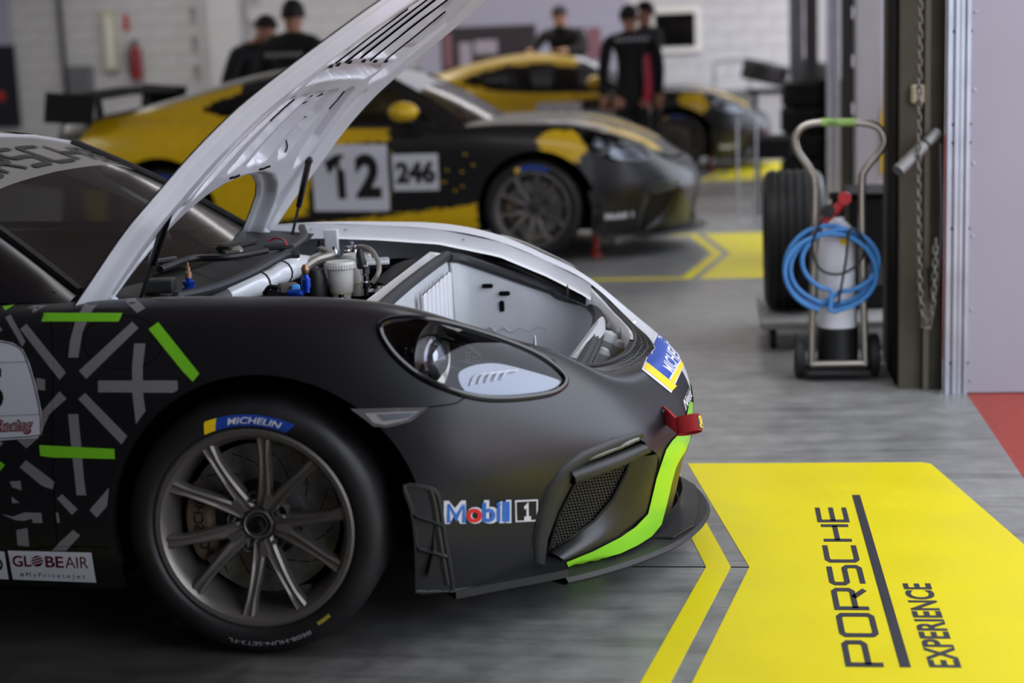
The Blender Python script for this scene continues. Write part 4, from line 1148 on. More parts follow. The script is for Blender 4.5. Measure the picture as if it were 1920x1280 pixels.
def at_z(px, py, z): return Vector(un(px, py, Z=z))
# brake fluid bottles
def bottle(px, py, zt, r, h):
    c = at_z(px, py, zt); T = Matrix.Translation((c.x, c.y, zt - h))
    o = own(MB().lathe([(r * .55, -.03), (r * .7, 0), (r * .88, .012), (r * .95, h * .5), (r, h - .016), (r * .9, h - .012)], 28, T).build('fluid_bottle', M['bottle']))
    k = MB(); P = []
    k.lathe([(r * 1.02, h - .018), (r * 1.16, h - .016), (r * 1.16, h - .001), (r * 1.08, h + .004), (r * .5, h + .006), (0, h + .006)], 36, T)
    for j in range(36):
        a = 2 * PI * j / 36; k.box((c.x + r * 1.165 * math.cos(a), c.y + r * 1.165 * math.sin(a), zt - .009), (.004, .003, .013), rz=a)
    k.build('bottle_cap', M['capwhite'], o)
    MB().lathe([(0, h * .08), (r * .86, h * .08), (r * .9, h * .62), (0, h * .62)], 24, T).build('brake_fluid', M['fluid'], o)
    return o
M['bottle'] = mat('bottle_plastic', (236, 232, 224), .3, trans=.25, noise=.02); M['capwhite'] = mat('cap_plastic', (208, 206, 200), .4); M['fluid'] = mat('brake_fluid', (196, 160, 104), .3)
M['bluean'] = mat('blue_anodised', (22, 66, 170), .25, metal=.6); M['brass'] = mat('brass', (150, 118, 90), .35, metal=.7); M['greyplast'] = mat('grey_connector', (90, 86, 80), .5)
M['hose'] = mat('braided_hose', (150, 142, 132), .45, metal=.3, noise=.2, nscale=60); M['lightblue'] = mat('light_blue_plug', (70, 150, 225), .4); M['redwire'] = mat('red_wire', (190, 40, 60), .5)
bottle(638, 492, .800, .040, .098); bottle(668, 478, .800, .038, .095)
# quick connector with black boot
c = at_z(686, 540, .72)
o = own(MB().lathe([(.012, -.02), (.012, .0), (.016, .004), (.016, .018), (.011, .022), (.011, .040), (.0145, .044), (.0145, .066), (.010, .072), (0, .072)], 18, Matrix.Translation(c)).build('quick_coupling', M['chrome']))
MB().lathe([(.014, .060), (.0155, .066), (.013, .100), (.008, .118), (0, .120)], 16, Matrix.Translation(c) @ Matrix.Rotation(-.12, 4, 'Y')).build('rubber_boot', M['black'], o)
MB().tube([c + Vector((.0, 0, -.01)), c + Vector((.03, .0, -.012)), c + Vector((.055, .01, -.015))], .009, 8).build('coupling_pipe', M['chrome'], o)
MB().lathe([(.0, .012), (.016, .010), (.02, -.004), (.02, -.015)], 16, Matrix.Translation(c + Vector((.045, .02, -.008)))).build('coupling_nut', M['chrome'], o)
# hose arching over the bottles
own(MB().tube(catmull([at_z(664, 468, .79), at_z(675, 462, .81), at_z(695, 468, .815), at_z(708, 488, .80), at_z(710, 510, .775), at_z(698, 530, .745)], 6), .0075, 8).build('brake_hose', M['hose']))
own(MB().lathe([(.010, 0), (.012, .01), (.008, .03), (.006, .035)], 12, Matrix.Translation(at_z(666, 480, .775))).build('hose_union', M['chrome']))
# blue fittings, plug, sensor
c = at_z(575, 548, .815); o = own(MB().lathe([(.009, 0), (.009, .012), (.012, .013), (.012, .034), (.009, .038), (.006, .046), (0, .046)], 16, Matrix.Translation(c)).build('blue_fitting', M['bluean'])); MB().lathe([(.004, .044), (.010, .052), (.011, .062), (.006, .072), (0, .072)], 12, Matrix.Translation(c)).build('fitting_plug', M['brass'], o)
c = at_z(553, 550, .815); own(MB().lathe([(0, -.018), (.009, -.018), (.012, -.010), (.012, .012), (.008, .02), (0, .02)], 14, Matrix.Translation(c) @ Matrix.Rotation(PI / 2, 4, 'Y')).build('blue_fitting', M['bluean']))
c = at_z(541, 540, .815); o = own(MB().box(c, (.055, .045, .026), rz=.4, bev=.006).build('wiring_plug', M['greyplast'])); MB().box(c + Vector((.024, -.02, .002)), (.024, .010, .020), rz=.4, bev=.003).build('plug_insert', M['lightblue'], o)
own(MB().tube(catmull([c + Vector((-.02, 0, 0)), c + Vector((-.05, .0, .004)), c + Vector((-.07, .01, -.015))], 5), .006, 8).build('plug_cable', M['black']))
c = at_z(355, 540, .845); o = own(MB().lathe([(.018, -.01), (.018, .002), (.013, .004), (.013, .010), (.0165, .012), (.0165, .018), (.008, .02), (.008, .03), (0, .03)], 18, Matrix.Translation(c)).build('blue_sensor', M['bluean'])); MB().lathe([(.009, .026), (.009, .040), (.006, .044), (.006, .054), (.0025, .056), (.0025, .066), (0, .066)], 12, Matrix.Translation(c)).build('sensor_tip', M['brass'], o)
# white air duct with clamp
P = catmull([at_z(418, 558, .80), at_z(455, 543, .80), at_z(490, 530, .80), at_z(525, 512, .805), at_z(552, 500, .80), at_z(575, 500, .775)], 6)
rr = np.interp(np.linspace(0, 1, len(P)), [0, .35, .5, .62, 1], [.028, .034, .026, .036, .036]); o = own(MB().tube(P, list(rr), 16).build('air_duct', M['whitein']))
for t in (.38, .60):
    i = int(t * (len(P) - 1)); MB().tube([P[i], P[i] + (P[i + 1] - P[i]) * .35], rr[i] * 1.07, 16).build('duct_clamp', M['black'], o)
own(MB().tube(catmull([at_z(560, 510, .79), at_z(590, 490, .80), at_z(620, 480, .80), at_z(600, 470, .81)], 5), .016, 10).build('silver_pipe', M['alu']))
own(MB().tube(catmull([at_z(572, 492, .80), at_z(600, 478, .80), at_z(622, 474, .80)], 5), .011, 10).build('silver_pipe', M['steel']))
own(MB().lathe([(0, .03), (.025, .025), (.032, 0), (.032, -.06)], 16, Matrix.Translation(at_z(592, 520, .76))).build('black_canister', M['black']))
own(MB().tube(catmull([at_z(710, 545, .70), at_z(735, 520, .72), at_z(760, 505, .73), at_z(785, 500, .72)], 5), .028, 12).build('black_hose', M['rubber']))
own(MB().box(at_z(700, 490, .765), (.10, .10, .012), rz=.2, bev=.003).build('white_bracket', M['whitein']))
own(MB().box(at_z(622, 455, .80), (.045, .02, .09), bev=.003).build('fender_bracket', M['whitein']))
own(MB().box(at_z(565, 452, .775), (.16, .06, .04), rz=.1, bev=.01).build('master_cylinder', M['alu']))
for px, py, z in ((628, 470, .79), (652, 470, .79), (660, 462, .80), (610, 530, .74), (640, 560, .73), (600, 458, .79)):
    own(MB().lathe([(.012, -.02), (.012, 0), (.008, .004), (.008, .014), (0, .014)], 10, Matrix.Translation(at_z(px, py, z))).build('pipe_union', M['chrome']))
# cowl: black plastic panels, rubber seal, wipers, box, cable
def quad_panel(name, pts, m, th=.006):
    P = [Vector(p) for p in pts]; k = len(P); v = P + [p + Vector((0, 0, -th)) for p in P]
    o = MB().add(v, [tuple(range(k)), tuple(range(2 * k - 1, k - 1, -1))] + [(i, (i + 1) % k, k + (i + 1) % k, k + i) for i in range(k)]).build(name, m, None, False)
    return own(o)
cw = [[(-.50, .74, .856), (-.42, .50, .862), (-.36, .25, .862), (-.335, 0, .860), (-.36, -.25, .862), (-.42, -.50, .862), (-.50, -.74, .856)], [(-.40, .74, .845), (-.34, .5, .84), (-.30, .25, .84), (-.28, 0, .84), (-.30, -.25, .84), (-.34, -.5, .84), (-.40, -.74, .845)],
    [(-.30, .735, .838), (-.26, .5, .818), (-.235, .25, .818), (-.23, 0, .82), (-.235, -.25, .822), (-.26, -.5, .828), (-.30, -.735, .838)], [(-.22, .725, .815), (-.195, .5, .815), (-.185, .25, .818), (-.185, 0, .82), (-.185, -.25, .822), (-.195, -.5, .825), (-.22, -.725, .83)]]
S_ = Surf(np.array(cw)); P = S_.grid(np.linspace(0, S_.tu[-1], 16), np.linspace(0, S_.tv[-1], 40))
own(orient(mesh_obj('cowl_panel', [(x, YC - b, z) for x, b, z in P.reshape(-1, 3)], grid_faces(16, 40), M['cowl'], None, True), (-.3, YC, 0)))
M_seal = MB().tube(catmull([Vector((x, YC - b, z)) for x, b, z in [(-.21, .73, .845), (-.185, .5, .832), (-.175, .25, .834), (-.175, 0, .838), (-.18, -.25, .842), (-.20, -.5, .846), (-.26, -.72, .852)]], 6), .013, 8); own(M_seal.build('cowl_seal', M['seal']))
M_s2 = MB().tube(catmull([at_z(330, 556, .85), at_z(400, 540, .852), at_z(470, 512, .855), at_z(530, 480, .86), at_z(560, 476, .86)], 6), .012, 8); own(M_s2.build('loose_seal', M['seal']))
M_s3 = MB().tube(catmull([at_z(300, 505, .875), at_z(360, 485, .88), at_z(430, 482, .88), at_z(500, 470, .88)], 6), .010, 8); own(M_s3.build('wiper_arm', M['black']))
M_s4 = MB().tube(catmull([at_z(100, 550, .87), at_z(180, 522, .88), at_z(260, 497, .885), at_z(330, 484, .89)], 6), .007, 6); own(M_s4.build('wiper_blade', M['black']))
own(MB().tube(catmull([at_z(256, 488, .89), at_z(285, 484, .892)], 5), .010, 8).build('wiper_joint', M['glossblack']))
own(MB().box(at_z(300, 535, .855), (.075, .055, .035), rz=.15, bev=.004).build('cowl_box', M['tread']))
own(MB().tube(catmull([at_z(505, 452, .87), at_z(515, 446, .88), at_z(530, 449, .88), at_z(538, 458, .875)], 5), .0035, 6).build('red_wire', M['redwire']))
own(MB().box(at_z(522, 462, .862), (.09, .07, .012), rz=.3, bev=.004).build('fuse_cover', M['cowl']))
own(MB().box(at_z(445, 458, .875), (.05, .16, .02), rz=-.25, bev=.006).build('hinge_arm', M['cowl']))
own(MB().box(at_z(436, 470, .862), (.06, .07, .03), rz=.3, bev=.01).build('hinge_base', M['alu']))
M['red2'] = mat('crimson_print', (150, 30, 45), .4)

# ------------------------------------------------------------------ vinyl on the nearest car
GREY = [
 [(38, 617), (50, 607), (124, 698), (112, 712)],
 [(148, 695), (248, 603), (260, 615), (162, 710)],
 [(166, 559), (190, 559), (170, 587), (155, 623), (147, 670), (128, 670), (132, 637), (143, 597)],
 [(53, 577), (85, 565), (125, 559), (135, 562), (90, 572), (62, 587)],
 [(231, 561), (255, 559), (273, 578), (257, 587)],
 [(252, 644), (273, 644), (268, 687), (268, 733), (273, 770), (255, 795), (248, 733), (248, 687)],
 [(184, 713), (333, 713), (334, 730), (325, 736), (184, 735)],
 [(112, 733), (125, 747), (93, 776), (80, 805), (80, 770)],
 [(147, 748), (160, 736), (239, 817), (228, 833)],
 [(128, 776), (147, 776), (153, 840), (158, 900), (162, 928), (144, 928), (140, 890), (133, 830)],
 [(37, 876), (49, 862), (103, 903), (99, 917), (80, 911)],
 [(107, 934), (117, 926), (146, 954), (135, 965)],
 [(168, 956), (205, 913), (201, 948), (182, 970)],
 [(110, 1018), (137, 993), (151, 1003), (124, 1032), (98, 1032)],
 [(31, 993), (52, 989), (55, 1024), (33, 1022)],
 [(3, 963), (24, 968), (46, 960), (78, 961), (80, 980), (62, 980), (60, 972), (44, 976), (30, 975)],
 [(18, 902), (39, 901), (41, 919), (23, 913)], [(22, 930), (37, 942), (23, 943)],
 [(105, 960), (110, 961), (113, 980), (107, 979)],
 [(68, 708), (85, 711), (85, 732), (70, 730)], [(33, 825), (57, 817), (74, 819), (50, 840)],
 [(0, 612), (5, 618), (0, 624)], [(0, 826), (7, 830), (0, 838)], [(10, 595), (20, 590), (48, 640), (42, 650)],
]
for q in GREY: own(drape('grey_strip', q, M['strip_grey'], None, 9, .0011, BVH_N))
for q in ([(83, 587), (230, 587), (223, 603), (78, 603)], [(279, 617), (297, 604), (374, 700), (362, 715), (343, 696)], [(74, 834), (97, 835), (215, 841), (216, 860), (98, 857), (76, 854)], [(5, 575), (27, 572), (10, 583)], [(0, 864), (10, 871), (0, 883)]):
    own(drape('green_strip', q, M['limestrip'], None, 9, .0016, BVH_N))
board = own(drape('number_board', [(-40, 636), (2, 638), (26, 643), (44, 655), (56, 680), (68, 720), (79, 772), (80, 808), (72, 820), (-40, 828)], M['stickwhite'], None, 9, .0022, BVH_N))
def line(name, pts, w, m, parent, lift=.003):
    P = [np.array(p, float) for p in catmull(pts, 4)]; L = []; R_ = []
    for i, p in enumerate(P):
        t = P[min(i + 1, len(P) - 1)] - P[max(i - 1, 0)]; t /= np.linalg.norm(t); nn = np.array([-t[1], t[0]]) * w / 2; L.append(tuple(p + nn)); R_.append(tuple(p - nn))
    return drape(name, L + R_[::-1], m, parent, 7, lift, BVH_N)
line('board_outline', [(-38, 639), (2, 641), (25, 646), (42, 657), (53, 681), (65, 721), (76, 772), (77, 806), (70, 816), (-38, 824)], 2.2, M['greyprint'], board)
line('board_rule', [(-38, 681), (54, 678)], 1.0, M['greyprint'], board); line('board_rule', [(-38, 781), (78, 776)], 1.0, M['greyprint'], board)
drape_text('race_number', '5', [(-52, 692), (8, 690), (8, 772), (-52, 774)], M['blackprint'], board, .03, 0, .003, BVH_N)
drape_text('board_lettering_edge', 'Racing', [(-8, 786), (64, 783), (61, 813), (-10, 817)], M['maroon'], board, .075, .12, .003, BVH_N)
drape_text('board_lettering', 'Racing', [(-5, 789), (61, 786), (58, 810), (-7, 814)], M['stickwhite'], board, .02, .12, .0042, BVH_N)
drape_text('board_lettering_core', 'Racing', [(-5, 789.5), (61, 786.5), (58, 809.5), (-7, 813.5)], M['red2'], board, -.012, .12, .0052, BVH_N)
air = own(drape('sponsor_sticker', [(15, 1031), (172, 1035), (181, 1091), (25, 1085)], M['stickwhite'], None, 9, .0022, BVH_N))
drape_text('sticker_lettering', 'GL', [(23, 1040), (58, 1040), (60, 1061), (26, 1061)], M['maroon'], air, .02, 0, .003, BVH_N)
drape_text('sticker_lettering', 'BE', [(85, 1041), (119, 1042), (121, 1063), (87, 1062)], M['maroon'], air, .02, 0, .003, BVH_N)
drape_text('sticker_lettering', 'AIR', [(122, 1042), (165, 1043), (167, 1064), (124, 1063)], M['maroon'], air, -.004, 0, .003, BVH_N)
drape('sticker_globe', [(71 + 10.5 * math.cos(a), 1050.5 + 10.5 * math.sin(a)) for a in np.linspace(0, 2 * PI, 20)[:-1]], M['maroon'], air, 5, .003, BVH_N)
for k in (-5, 0, 5): line('globe_stripe', [(61, 1052 + k), (71, 1049 + k), (81, 1046 + k)], 1.5, M['stickwhite'], air, .0038)
drape_text('sticker_small_print', '# M y P r i v a t e J e t', [(38, 1071), (160, 1075), (162, 1086), (40, 1081)], M['greyprint'], air, 0, 0, .003, BVH_N)
own(drape('sponsor_sticker', [(-20, 1031), (9, 1033), (17, 1085), (-20, 1083)], M['stickwhite'], None, 9, .0022, BVH_N))
drape_text('sticker_edge_mark', 'D', [(-12, 1044), (5, 1045), (8, 1068), (-10, 1068)], M['blackprint'], air, .03, 0, .003, BVH_N)
def stroke_word(word):
    """wide square lettering drawn as strokes; returns strokes in units, per letter"""
    G_ = {'P': [[(0, 0), (0, 1), (.85, 1), (.95, .9), (.95, .52), (.85, .42), (0, .42)]], 'O': [[(.1, 0), (0, .1), (0, .9), (.1, 1), (.85, 1), (.95, .9), (.95, .1), (.85, 0), (.1, 0)]],
        'R': [[(0, 0), (0, 1), (.85, 1), (.95, .9), (.95, .52), (.85, .42), (0, .42)], [(.55, .42), (.95, 0)]], 'S': [[(.95, 1), (.1, 1), (0, .9), (0, .6), (.1, .5), (.85, .5), (.95, .4), (.95, .1), (.85, 0), (0, 0)]],
        'C': [[(.95, 1), (.1, 1), (0, .9), (0, .1), (.1, 0), (.95, 0)]], 'H': [[(0, 0), (0, 1)], [(.95, 0), (.95, 1)], [(0, .5), (.95, .5)]], 'E': [[(.95, 1), (0, 1), (0, 0), (.95, 0)], [(0, .5), (.95, .5)]]}
    out = []
    for i, ch in enumerate(word): out.append([[(x + i * 1.27, y) for x, y in s] for s in G_[ch]])
    return out
def stroke_polys(strokes, w):
    """quads with mitred joints for each stroke"""
    v = []; f = []
    for s in strokes:
        P = [np.array(p, float) for p in s]; closed = np.allclose(P[0], P[-1]); n = len(P); base = len(v)
        for i in range(n):
            a = P[i] - P[i - 1] if i > 0 else (P[-1] - P[-2] if closed else P[1] - P[0]); b = P[i + 1] - P[i] if i < n - 1 else (P[1] - P[0] if closed else P[i] - P[i - 1])
            a = a / np.linalg.norm(a); b = b / np.linalg.norm(b); na = np.array([-a[1], a[0]]); nb = np.array([-b[1], b[0]]); m = na + nb; m = m / np.linalg.norm(m); k = min(1 / max(.3, m @ na), 1.6)
            v += [P[i] + m * w / 2 * k, P[i] - m * w / 2 * k]
        for i in range(n - 1): f.append((base + 2 * i, base + 2 * i + 1, base + 2 * i + 3, base + 2 * i + 2))
    return np.array(v), f
# oil sponsor
mob = own(drape_text('oil_lettering_edge', 'Mobil', [(832, 938), (958, 936), (958, 980), (832, 982)], M['stickwhite'], None, .045, 0, .0016, BVH_N, .2))
Hm = {'M': (837, 873, 944, 979), 'o': (874, 903, 952, 979), 'b': (903, 928, 941, 978), 'i': (930, 938, 940, 977), 'l': (941, 955, 939, 977)}
for ch, (xa, xb, ya, yb) in Hm.items():
    if ch == 'M':
        v, f = stroke_polys([[(0, 0), (0, 1), (.5, .25), (1, 1), (1, 0)]], .26); v, f = subdivide_tris(v, f, .4); v = np.clip(v, [-.13, 0], [1.13, 1]); H_ = homog([(-.13, 1), (1.13, 1), (1.13, 0), (-.13, 0)], [(xa, ya), (xb, ya), (xb, yb), (xa, yb)]); drape('oil_lettering', None, M['mblue'], mob, lift=.0026, bvh=BVH_N, loops=(hmap(H_, v), f)); continue
    drape_text('oil_lettering', ch, [(xa, ya), (xb, ya), (xb, yb), (xa, yb)], M['red'] if ch == 'o' else M['mblue'], mob, .012 if ch == 'M' else .03, 0, .0026, BVH_N, .2)
drape('lettering_box', [(965, 937), (1008, 935), (1008, 976), (966, 978)], M['stickwhite'], mob, 8, .0016, BVH_N)
drape('lettering_box_core', [(968, 940), (1005, 938), (1005, 973), (969, 975)], M['blackprint'], mob, 8, .0024, BVH_N)
v, f = stroke_polys([[(-.32, .72), (0, .95), (0, .05)], [(-.35, .05), (.35, .05)]], .26); H_ = homog([(-.5, 1), (.5, 1), (.5, 0), (-.5, 0)], [(979, 944), (997, 943), (997, 971), (979, 972)]); drape('oil_numeral', None, M['stickwhite'], mob, lift=.0032, bvh=BVH_N, loops=(hmap(H_, v), f))
# tyre maker's sticker on the nose
mic = own(drape('nose_sticker', [(1234, 618), (1203, 693), (1258, 737), (1288, 672)], M['stickwhite'], None, 5, .0015, BVH_A))
drape('sticker_blue', [(1236, 622), (1211, 678), (1254, 714), (1283, 672)], M['blue'], mic, 5, .0022, BVH_A)
drape('sticker_yellow', [(1207, 691), (1213, 680), (1268, 724), (1259, 733)], M['yellowprint'], mic, 5, .0023, BVH_A)
drape('sticker_yellow', [(1286, 675), (1281, 668), (1256, 713), (1263, 719)], M['yellowprint'], mic, 5, .0025, BVH_A)
drape('sticker_rule', [(1281, 668), (1279, 666), (1253, 711), (1256, 713)], M['stickwhite'], mic, 5, .0025, BVH_A)
drape_text('sticker_lettering', 'MICHELIN', [(1241, 688), (1257, 627), (1280, 651), (1263, 703)], M['stickwhite'], mic, .02, .15, .0028, BVH_A)
drape_text('nose_lettering', 'Nest', [(1280, 750), (1291, 728), (1297, 742), (1285, 770)], M['stickwhite'], own(drape('nose_lettering_back', [(1279, 752), (1291, 726), (1297, 742), (1285, 772)], M['greyprint'], None, 4, .0012, BVH_A)), .02, 0, .0022, BVH_A)
# wide lettering on the sun strip of the windscreen
SS = tri_rows([BASE, MID, HEAD], 26, 20)
ws_bvh_v = [(x, YC - b, z) for x, b, z in SS.reshape(-1, 3)] + [(x, YC + b, z) for x, b, z in SS.reshape(-1, 3)]
nws = 26 * 20; BVH_WS = BVHTree.FromPolygons(ws_bvh_v, grid_faces(26, 20) + [tuple(i + nws for i in reversed(q)) for q in grid_faces(26, 20)])
def ws_uv(u, v):   # position along the strip (metres from the centre, towards the near side) and up it
    return None
for i, st in enumerate(stroke_word('PORSCHE')):
    v, f = stroke_polys(st, .17); v, f = subdivide_tris(v, f, .3)
    tot = 6 * 1.27 + .95; o = []
    for x, y in v:
        b = .575 - 1.15 * (x / tot); t = .70 + .155 * y     # starts on the near side
        q = BVH_WS.ray_cast(Vector((-.965 - .02 * 0 + (1 - t) * -.0, YC - b, 3)), Vector((0, 0, -1)))
        S_ = Surf(np.array([BASE, MID, HEAD], float)); 
        o.append((b, t))
    S_ = Surf(np.array([[(p[0], p[1], p[2]) for p in r] for r in (BASE, MID, HEAD)], float))
    pts = []
    for b, t in o:
        row = S_.grid([S_.tu[-1] * t], np.linspace(0, S_.tv[-1], 30))[0]; ab = abs(b)
        x = np.interp(ab, row[::-1, 1], row[::-1, 0]); z = np.interp(ab, row[::-1, 1], row[::-1, 2]); pts.append((x + .002, YC - b, z + .004))
    own(mesh_obj('windscreen_lettering', pts, f, M['blackprint'], None, False))
# small white letters on the door's upper edge
own(drape_text('door_lettering', 'Le', [(-18, 546), (8, 543), (10, 562), (-16, 565)], M['stickwhite'], None, .02, .2, .0025, BVH_N))

# ------------------------------------------------------------------ garage
def floor_mat():
    m = bpy.data.materials.new('worn_concrete'); m.use_nodes = True; nt = m.node_tree; N = nt.nodes; L = nt.links; b = N['Principled BSDF']
    tc = N.new('ShaderNodeTexCoord')
    def noise(sc, det, ro=.55, stretch=None):
        n = N.new('ShaderNodeTexNoise'); n.inputs['Scale'].default_value = sc; n.inputs['Detail'].default_value = det; n.inputs['Roughness'].default_value = ro
        if stretch:
            mp = N.new('ShaderNodeMapping'); mp.inputs['Scale'].default_value = stretch; L.new(tc.outputs['Object'], mp.inputs[0]); L.new(mp.outputs[0], n.inputs['Vector'])
        else: L.new(tc.outputs['Object'], n.inputs['Vector'])
        return n
    def ramp(src, a, b_, ca, cb):
        r = N.new('ShaderNodeValToRGB'); r.color_ramp.elements[0].position = a; r.color_ramp.elements[1].position = b_; r.color_ramp.elements[0].color = lin(ca); r.color_ramp.elements[1].color = lin(cb); L.new(src, r.inputs[0]); return r
    def mixc(f, a, b_, t='MIX'):
        x = N.new('ShaderNodeMix'); x.data_type = 'RGBA'; x.blend_type = t
        if isinstance(f, float): x.inputs[0].default_value = f
        else: L.new(f, x.inputs[0])
        L.new(a, x.inputs[6]); L.new(b_, x.inputs[7]); return x.outputs[2]
    n1 = noise(1.1, 8, .62); n2 = noise(9, 6, .6); n3 = noise(2.2, 7, .7, (.6, 6, 1))
    c = ramp(n1.outputs['Fac'], .34, .68, (124, 123, 122), (154, 152, 149))
    c2 = ramp(n2.outputs['Fac'], .3, .75, (150, 150, 150), (255, 255, 255)); c3 = ramp(n3.outputs['Fac'], .36, .52, (150, 150, 152), (255, 255, 255))
    o = mixc(.55, c.outputs[0], c2.outputs[0], 'MULTIPLY'); o = mixc(.45, o, c3.outputs[0], 'MULTIPLY')
    # concrete darkens towards the near left, its edge broken up by noise
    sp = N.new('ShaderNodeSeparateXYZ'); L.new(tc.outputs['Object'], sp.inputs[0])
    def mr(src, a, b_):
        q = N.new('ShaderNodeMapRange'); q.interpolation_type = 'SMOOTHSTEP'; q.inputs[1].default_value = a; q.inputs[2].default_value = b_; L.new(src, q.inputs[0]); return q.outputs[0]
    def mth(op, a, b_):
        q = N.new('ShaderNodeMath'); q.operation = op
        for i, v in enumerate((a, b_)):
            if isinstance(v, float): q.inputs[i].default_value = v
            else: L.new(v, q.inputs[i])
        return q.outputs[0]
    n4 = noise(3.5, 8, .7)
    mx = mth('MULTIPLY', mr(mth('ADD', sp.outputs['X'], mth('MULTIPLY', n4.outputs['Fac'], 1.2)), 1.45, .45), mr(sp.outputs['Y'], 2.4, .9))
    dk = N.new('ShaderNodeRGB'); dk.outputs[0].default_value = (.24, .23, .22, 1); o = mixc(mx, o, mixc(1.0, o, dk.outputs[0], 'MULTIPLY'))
    L.new(o, b.inputs['Base Color'])
    r = N.new('ShaderNodeMapRange'); r.inputs[1].default_value = .3; r.inputs[2].default_value = .7; r.inputs[3].default_value = .28; r.inputs[4].default_value = .48; L.new(n1.outputs['Fac'], r.inputs[0]); L.new(r.outputs[0], b.inputs['Roughness'])
    b.inputs['Specular IOR Level'].default_value = .35
    bp = N.new('ShaderNodeBump'); bp.inputs['Strength'].default_value = .12; bp.inputs['Distance'].default_value = .003; L.new(n2.outputs['Fac'], bp.inputs['Height']); L.new(bp.outputs[0], b.inputs['Normal'])
    return m
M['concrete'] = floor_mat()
M['redfloor'] = mat('red_floor_paint', (142, 54, 46), .6, noise=.12, nscale=30, bump=.4, bscale=150)
M['wallwhite'] = mat('white_blockwork', (180, 179, 181), .7, noise=.05, nscale=6, bump=.2, bscale=60)
M['ceil'] = mat('ceiling_grey', (205, 205, 205), .8, noise=.05)
M['panel'] = mat('pale_lilac_panel', (146, 142, 151), .45, noise=.02, nscale=5)
M['olive'] = mat('olive_concrete', (66, 60, 48), .7, noise=.15, nscale=9)
M['yellowfloor'] = mat('yellow_floor_film', (214, 197, 10), .46, spec=.35, noise=.03, nscale=4, rvar=.07)
M['darkprint'] = mat('charcoal_print', (48, 48, 54), .42)
M['mortar'] = mat('mortar_white', (160, 159, 160), .85)
M['olive2'] = mat('olive_edge', (84, 78, 62), .6)
M['navy'] = mat('navy_curtain', (16, 18, 26), .8)
M['chainm'] = mat('dull_chain', (104, 100, 94), .5, metal=.5)
M['box'] = mat('beige_plastic', (150, 140, 116), .5)
M['tubegrey'] = mat('grey_tube', (110, 108, 106), .45, metal=.4)
def struct(o): o['kind'] = 'structure'; return o
X0, X1, Y0, Y1, H = -9.6, 2.05, -7.0, 19.0, 3.85
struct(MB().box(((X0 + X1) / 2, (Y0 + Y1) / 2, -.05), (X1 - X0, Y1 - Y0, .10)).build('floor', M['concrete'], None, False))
struct(MB().box((X1 + 3.0, (Y0 + Y1) / 2, -.055), (6.0, Y1 - Y0, .10)).build('floor_pit_lane', M['redfloor'], None, False))
struct(MB().box(((X0 + X1) / 2, (Y0 + Y1) / 2, H + .05), (X1 - X0 + .3, Y1 - Y0, .10)).build('ceiling', M['ceil'], None, False))
struct(MB().box((X0 - .1, (Y0 + Y1) / 2, H / 2), (.2, Y1 - Y0, H)).build('wall_left', M['wallwhite'], None, False))
struct(MB().box(((X0 + X1) / 2, Y0 - .1, H / 2), (X1 - X0, .2, H)).build('wall_front', M['wallwhite'], None, False))
wb = struct(MB().box(((X0 + X1) / 2, Y1 + .12, H / 2), (X1 - X0 + 6, .2, H)).build('wall_back', M['mortar'], None, False))
struct(MB().box((X1 + .12, (Y0 + Y1) / 2, 3.5), (.24, Y1 - Y0, .7)).build('wall_right', M['olive'], None, False))
# white painted blocks of the back wall
blk = MB().box((0, 0, 0), (.397, .05, .197), bev=.005)
proto_b = blk.build('block', M['wallwhite'], wb); k = 0
first = True
for r in range(12):
    z = .10 + .2 * r + .0; off = .2 if r % 2 else 0
    for q in range(30):
        x = X0 + .2 + .4 * q + off
        if x > X1 + .1: continue
        if z < .55 and x > -6: continue
        if -6.02 < x < -5.3: continue
        o = proto_b if first else proto_b.copy()
        if not first: COL.objects.link(o); o.parent = wb
        first = False; o.location = (x, Y1 + rng.uniform(-.004, .004), z); k += 1
for r in range(12, 19):
    pass
up = MB()
for r in range(12, 19):
    for q in range(30):
        x = X0 + .2 + .4 * q + (.2 if r % 2 else 0)
        if x < X1: up.box((x, Y1, .10 + .2 * r), (.397, .05, .197), bev=.005)
o = up.build('upper_blocks', M['wallwhite'], wb); o['kind'] = 'stuff'
struct(MB().box((-5.66, Y1 - .14, H / 2), (.42, .30, H)).build('trim_1', M['wallwhite'], None, False))
struct(MB().box((-5.98, Y1 - .04, H / 2), (.18, .14, H)).build('trim_2', M['wallwhite'], None, False))
struct(MB().box((X1 + .05, -4.85, H / 2), (.10, 4.1, H)).build('wall_light_block', M['panel'], None, False))  # unseen closed gate, added to cut the daylight on the near side
# door line: fin panel, guide rails, pier and posts
pn = MB().box((X1 + 2.0, 3.02, H / 2), (4.0, .30, H)); fin = struct(pn.build('wall_outside', M['panel'], None, False))
for z in (.05, .33, .62, .90, 1.18, 1.47):
    MB().lathe([(0, -.004), (.005, -.003), (.006, .002)], 8, Matrix.Translation((X1 + .018, 2.868, z)) @ Matrix.Rotation(PI / 2, 4, 'X') @ Matrix.Rotation(PI, 4, 'X')).build('rivet', M['steel'], fin)
def rail(x0, x1, y, name, z0=0.0, z1=H - .3, m='steel', d=.06):
    w = x1 - x0; P = [(x0, y + d), (x0, y), (x0 + w * .36, y), (x0 + w * .36, y + .022), (x0 + w * .62, y + .022), (x0 + w * .62, y), (x1, y), (x1, y + d)]
    return MB().prism(P, z0, z1).build(name, M[m], None, False)
o1 = struct(rail(1.966, 2.010, 2.845, 'trim_11')); o2 = struct(rail(2.014, 2.050, 2.850, 'trim_12'))
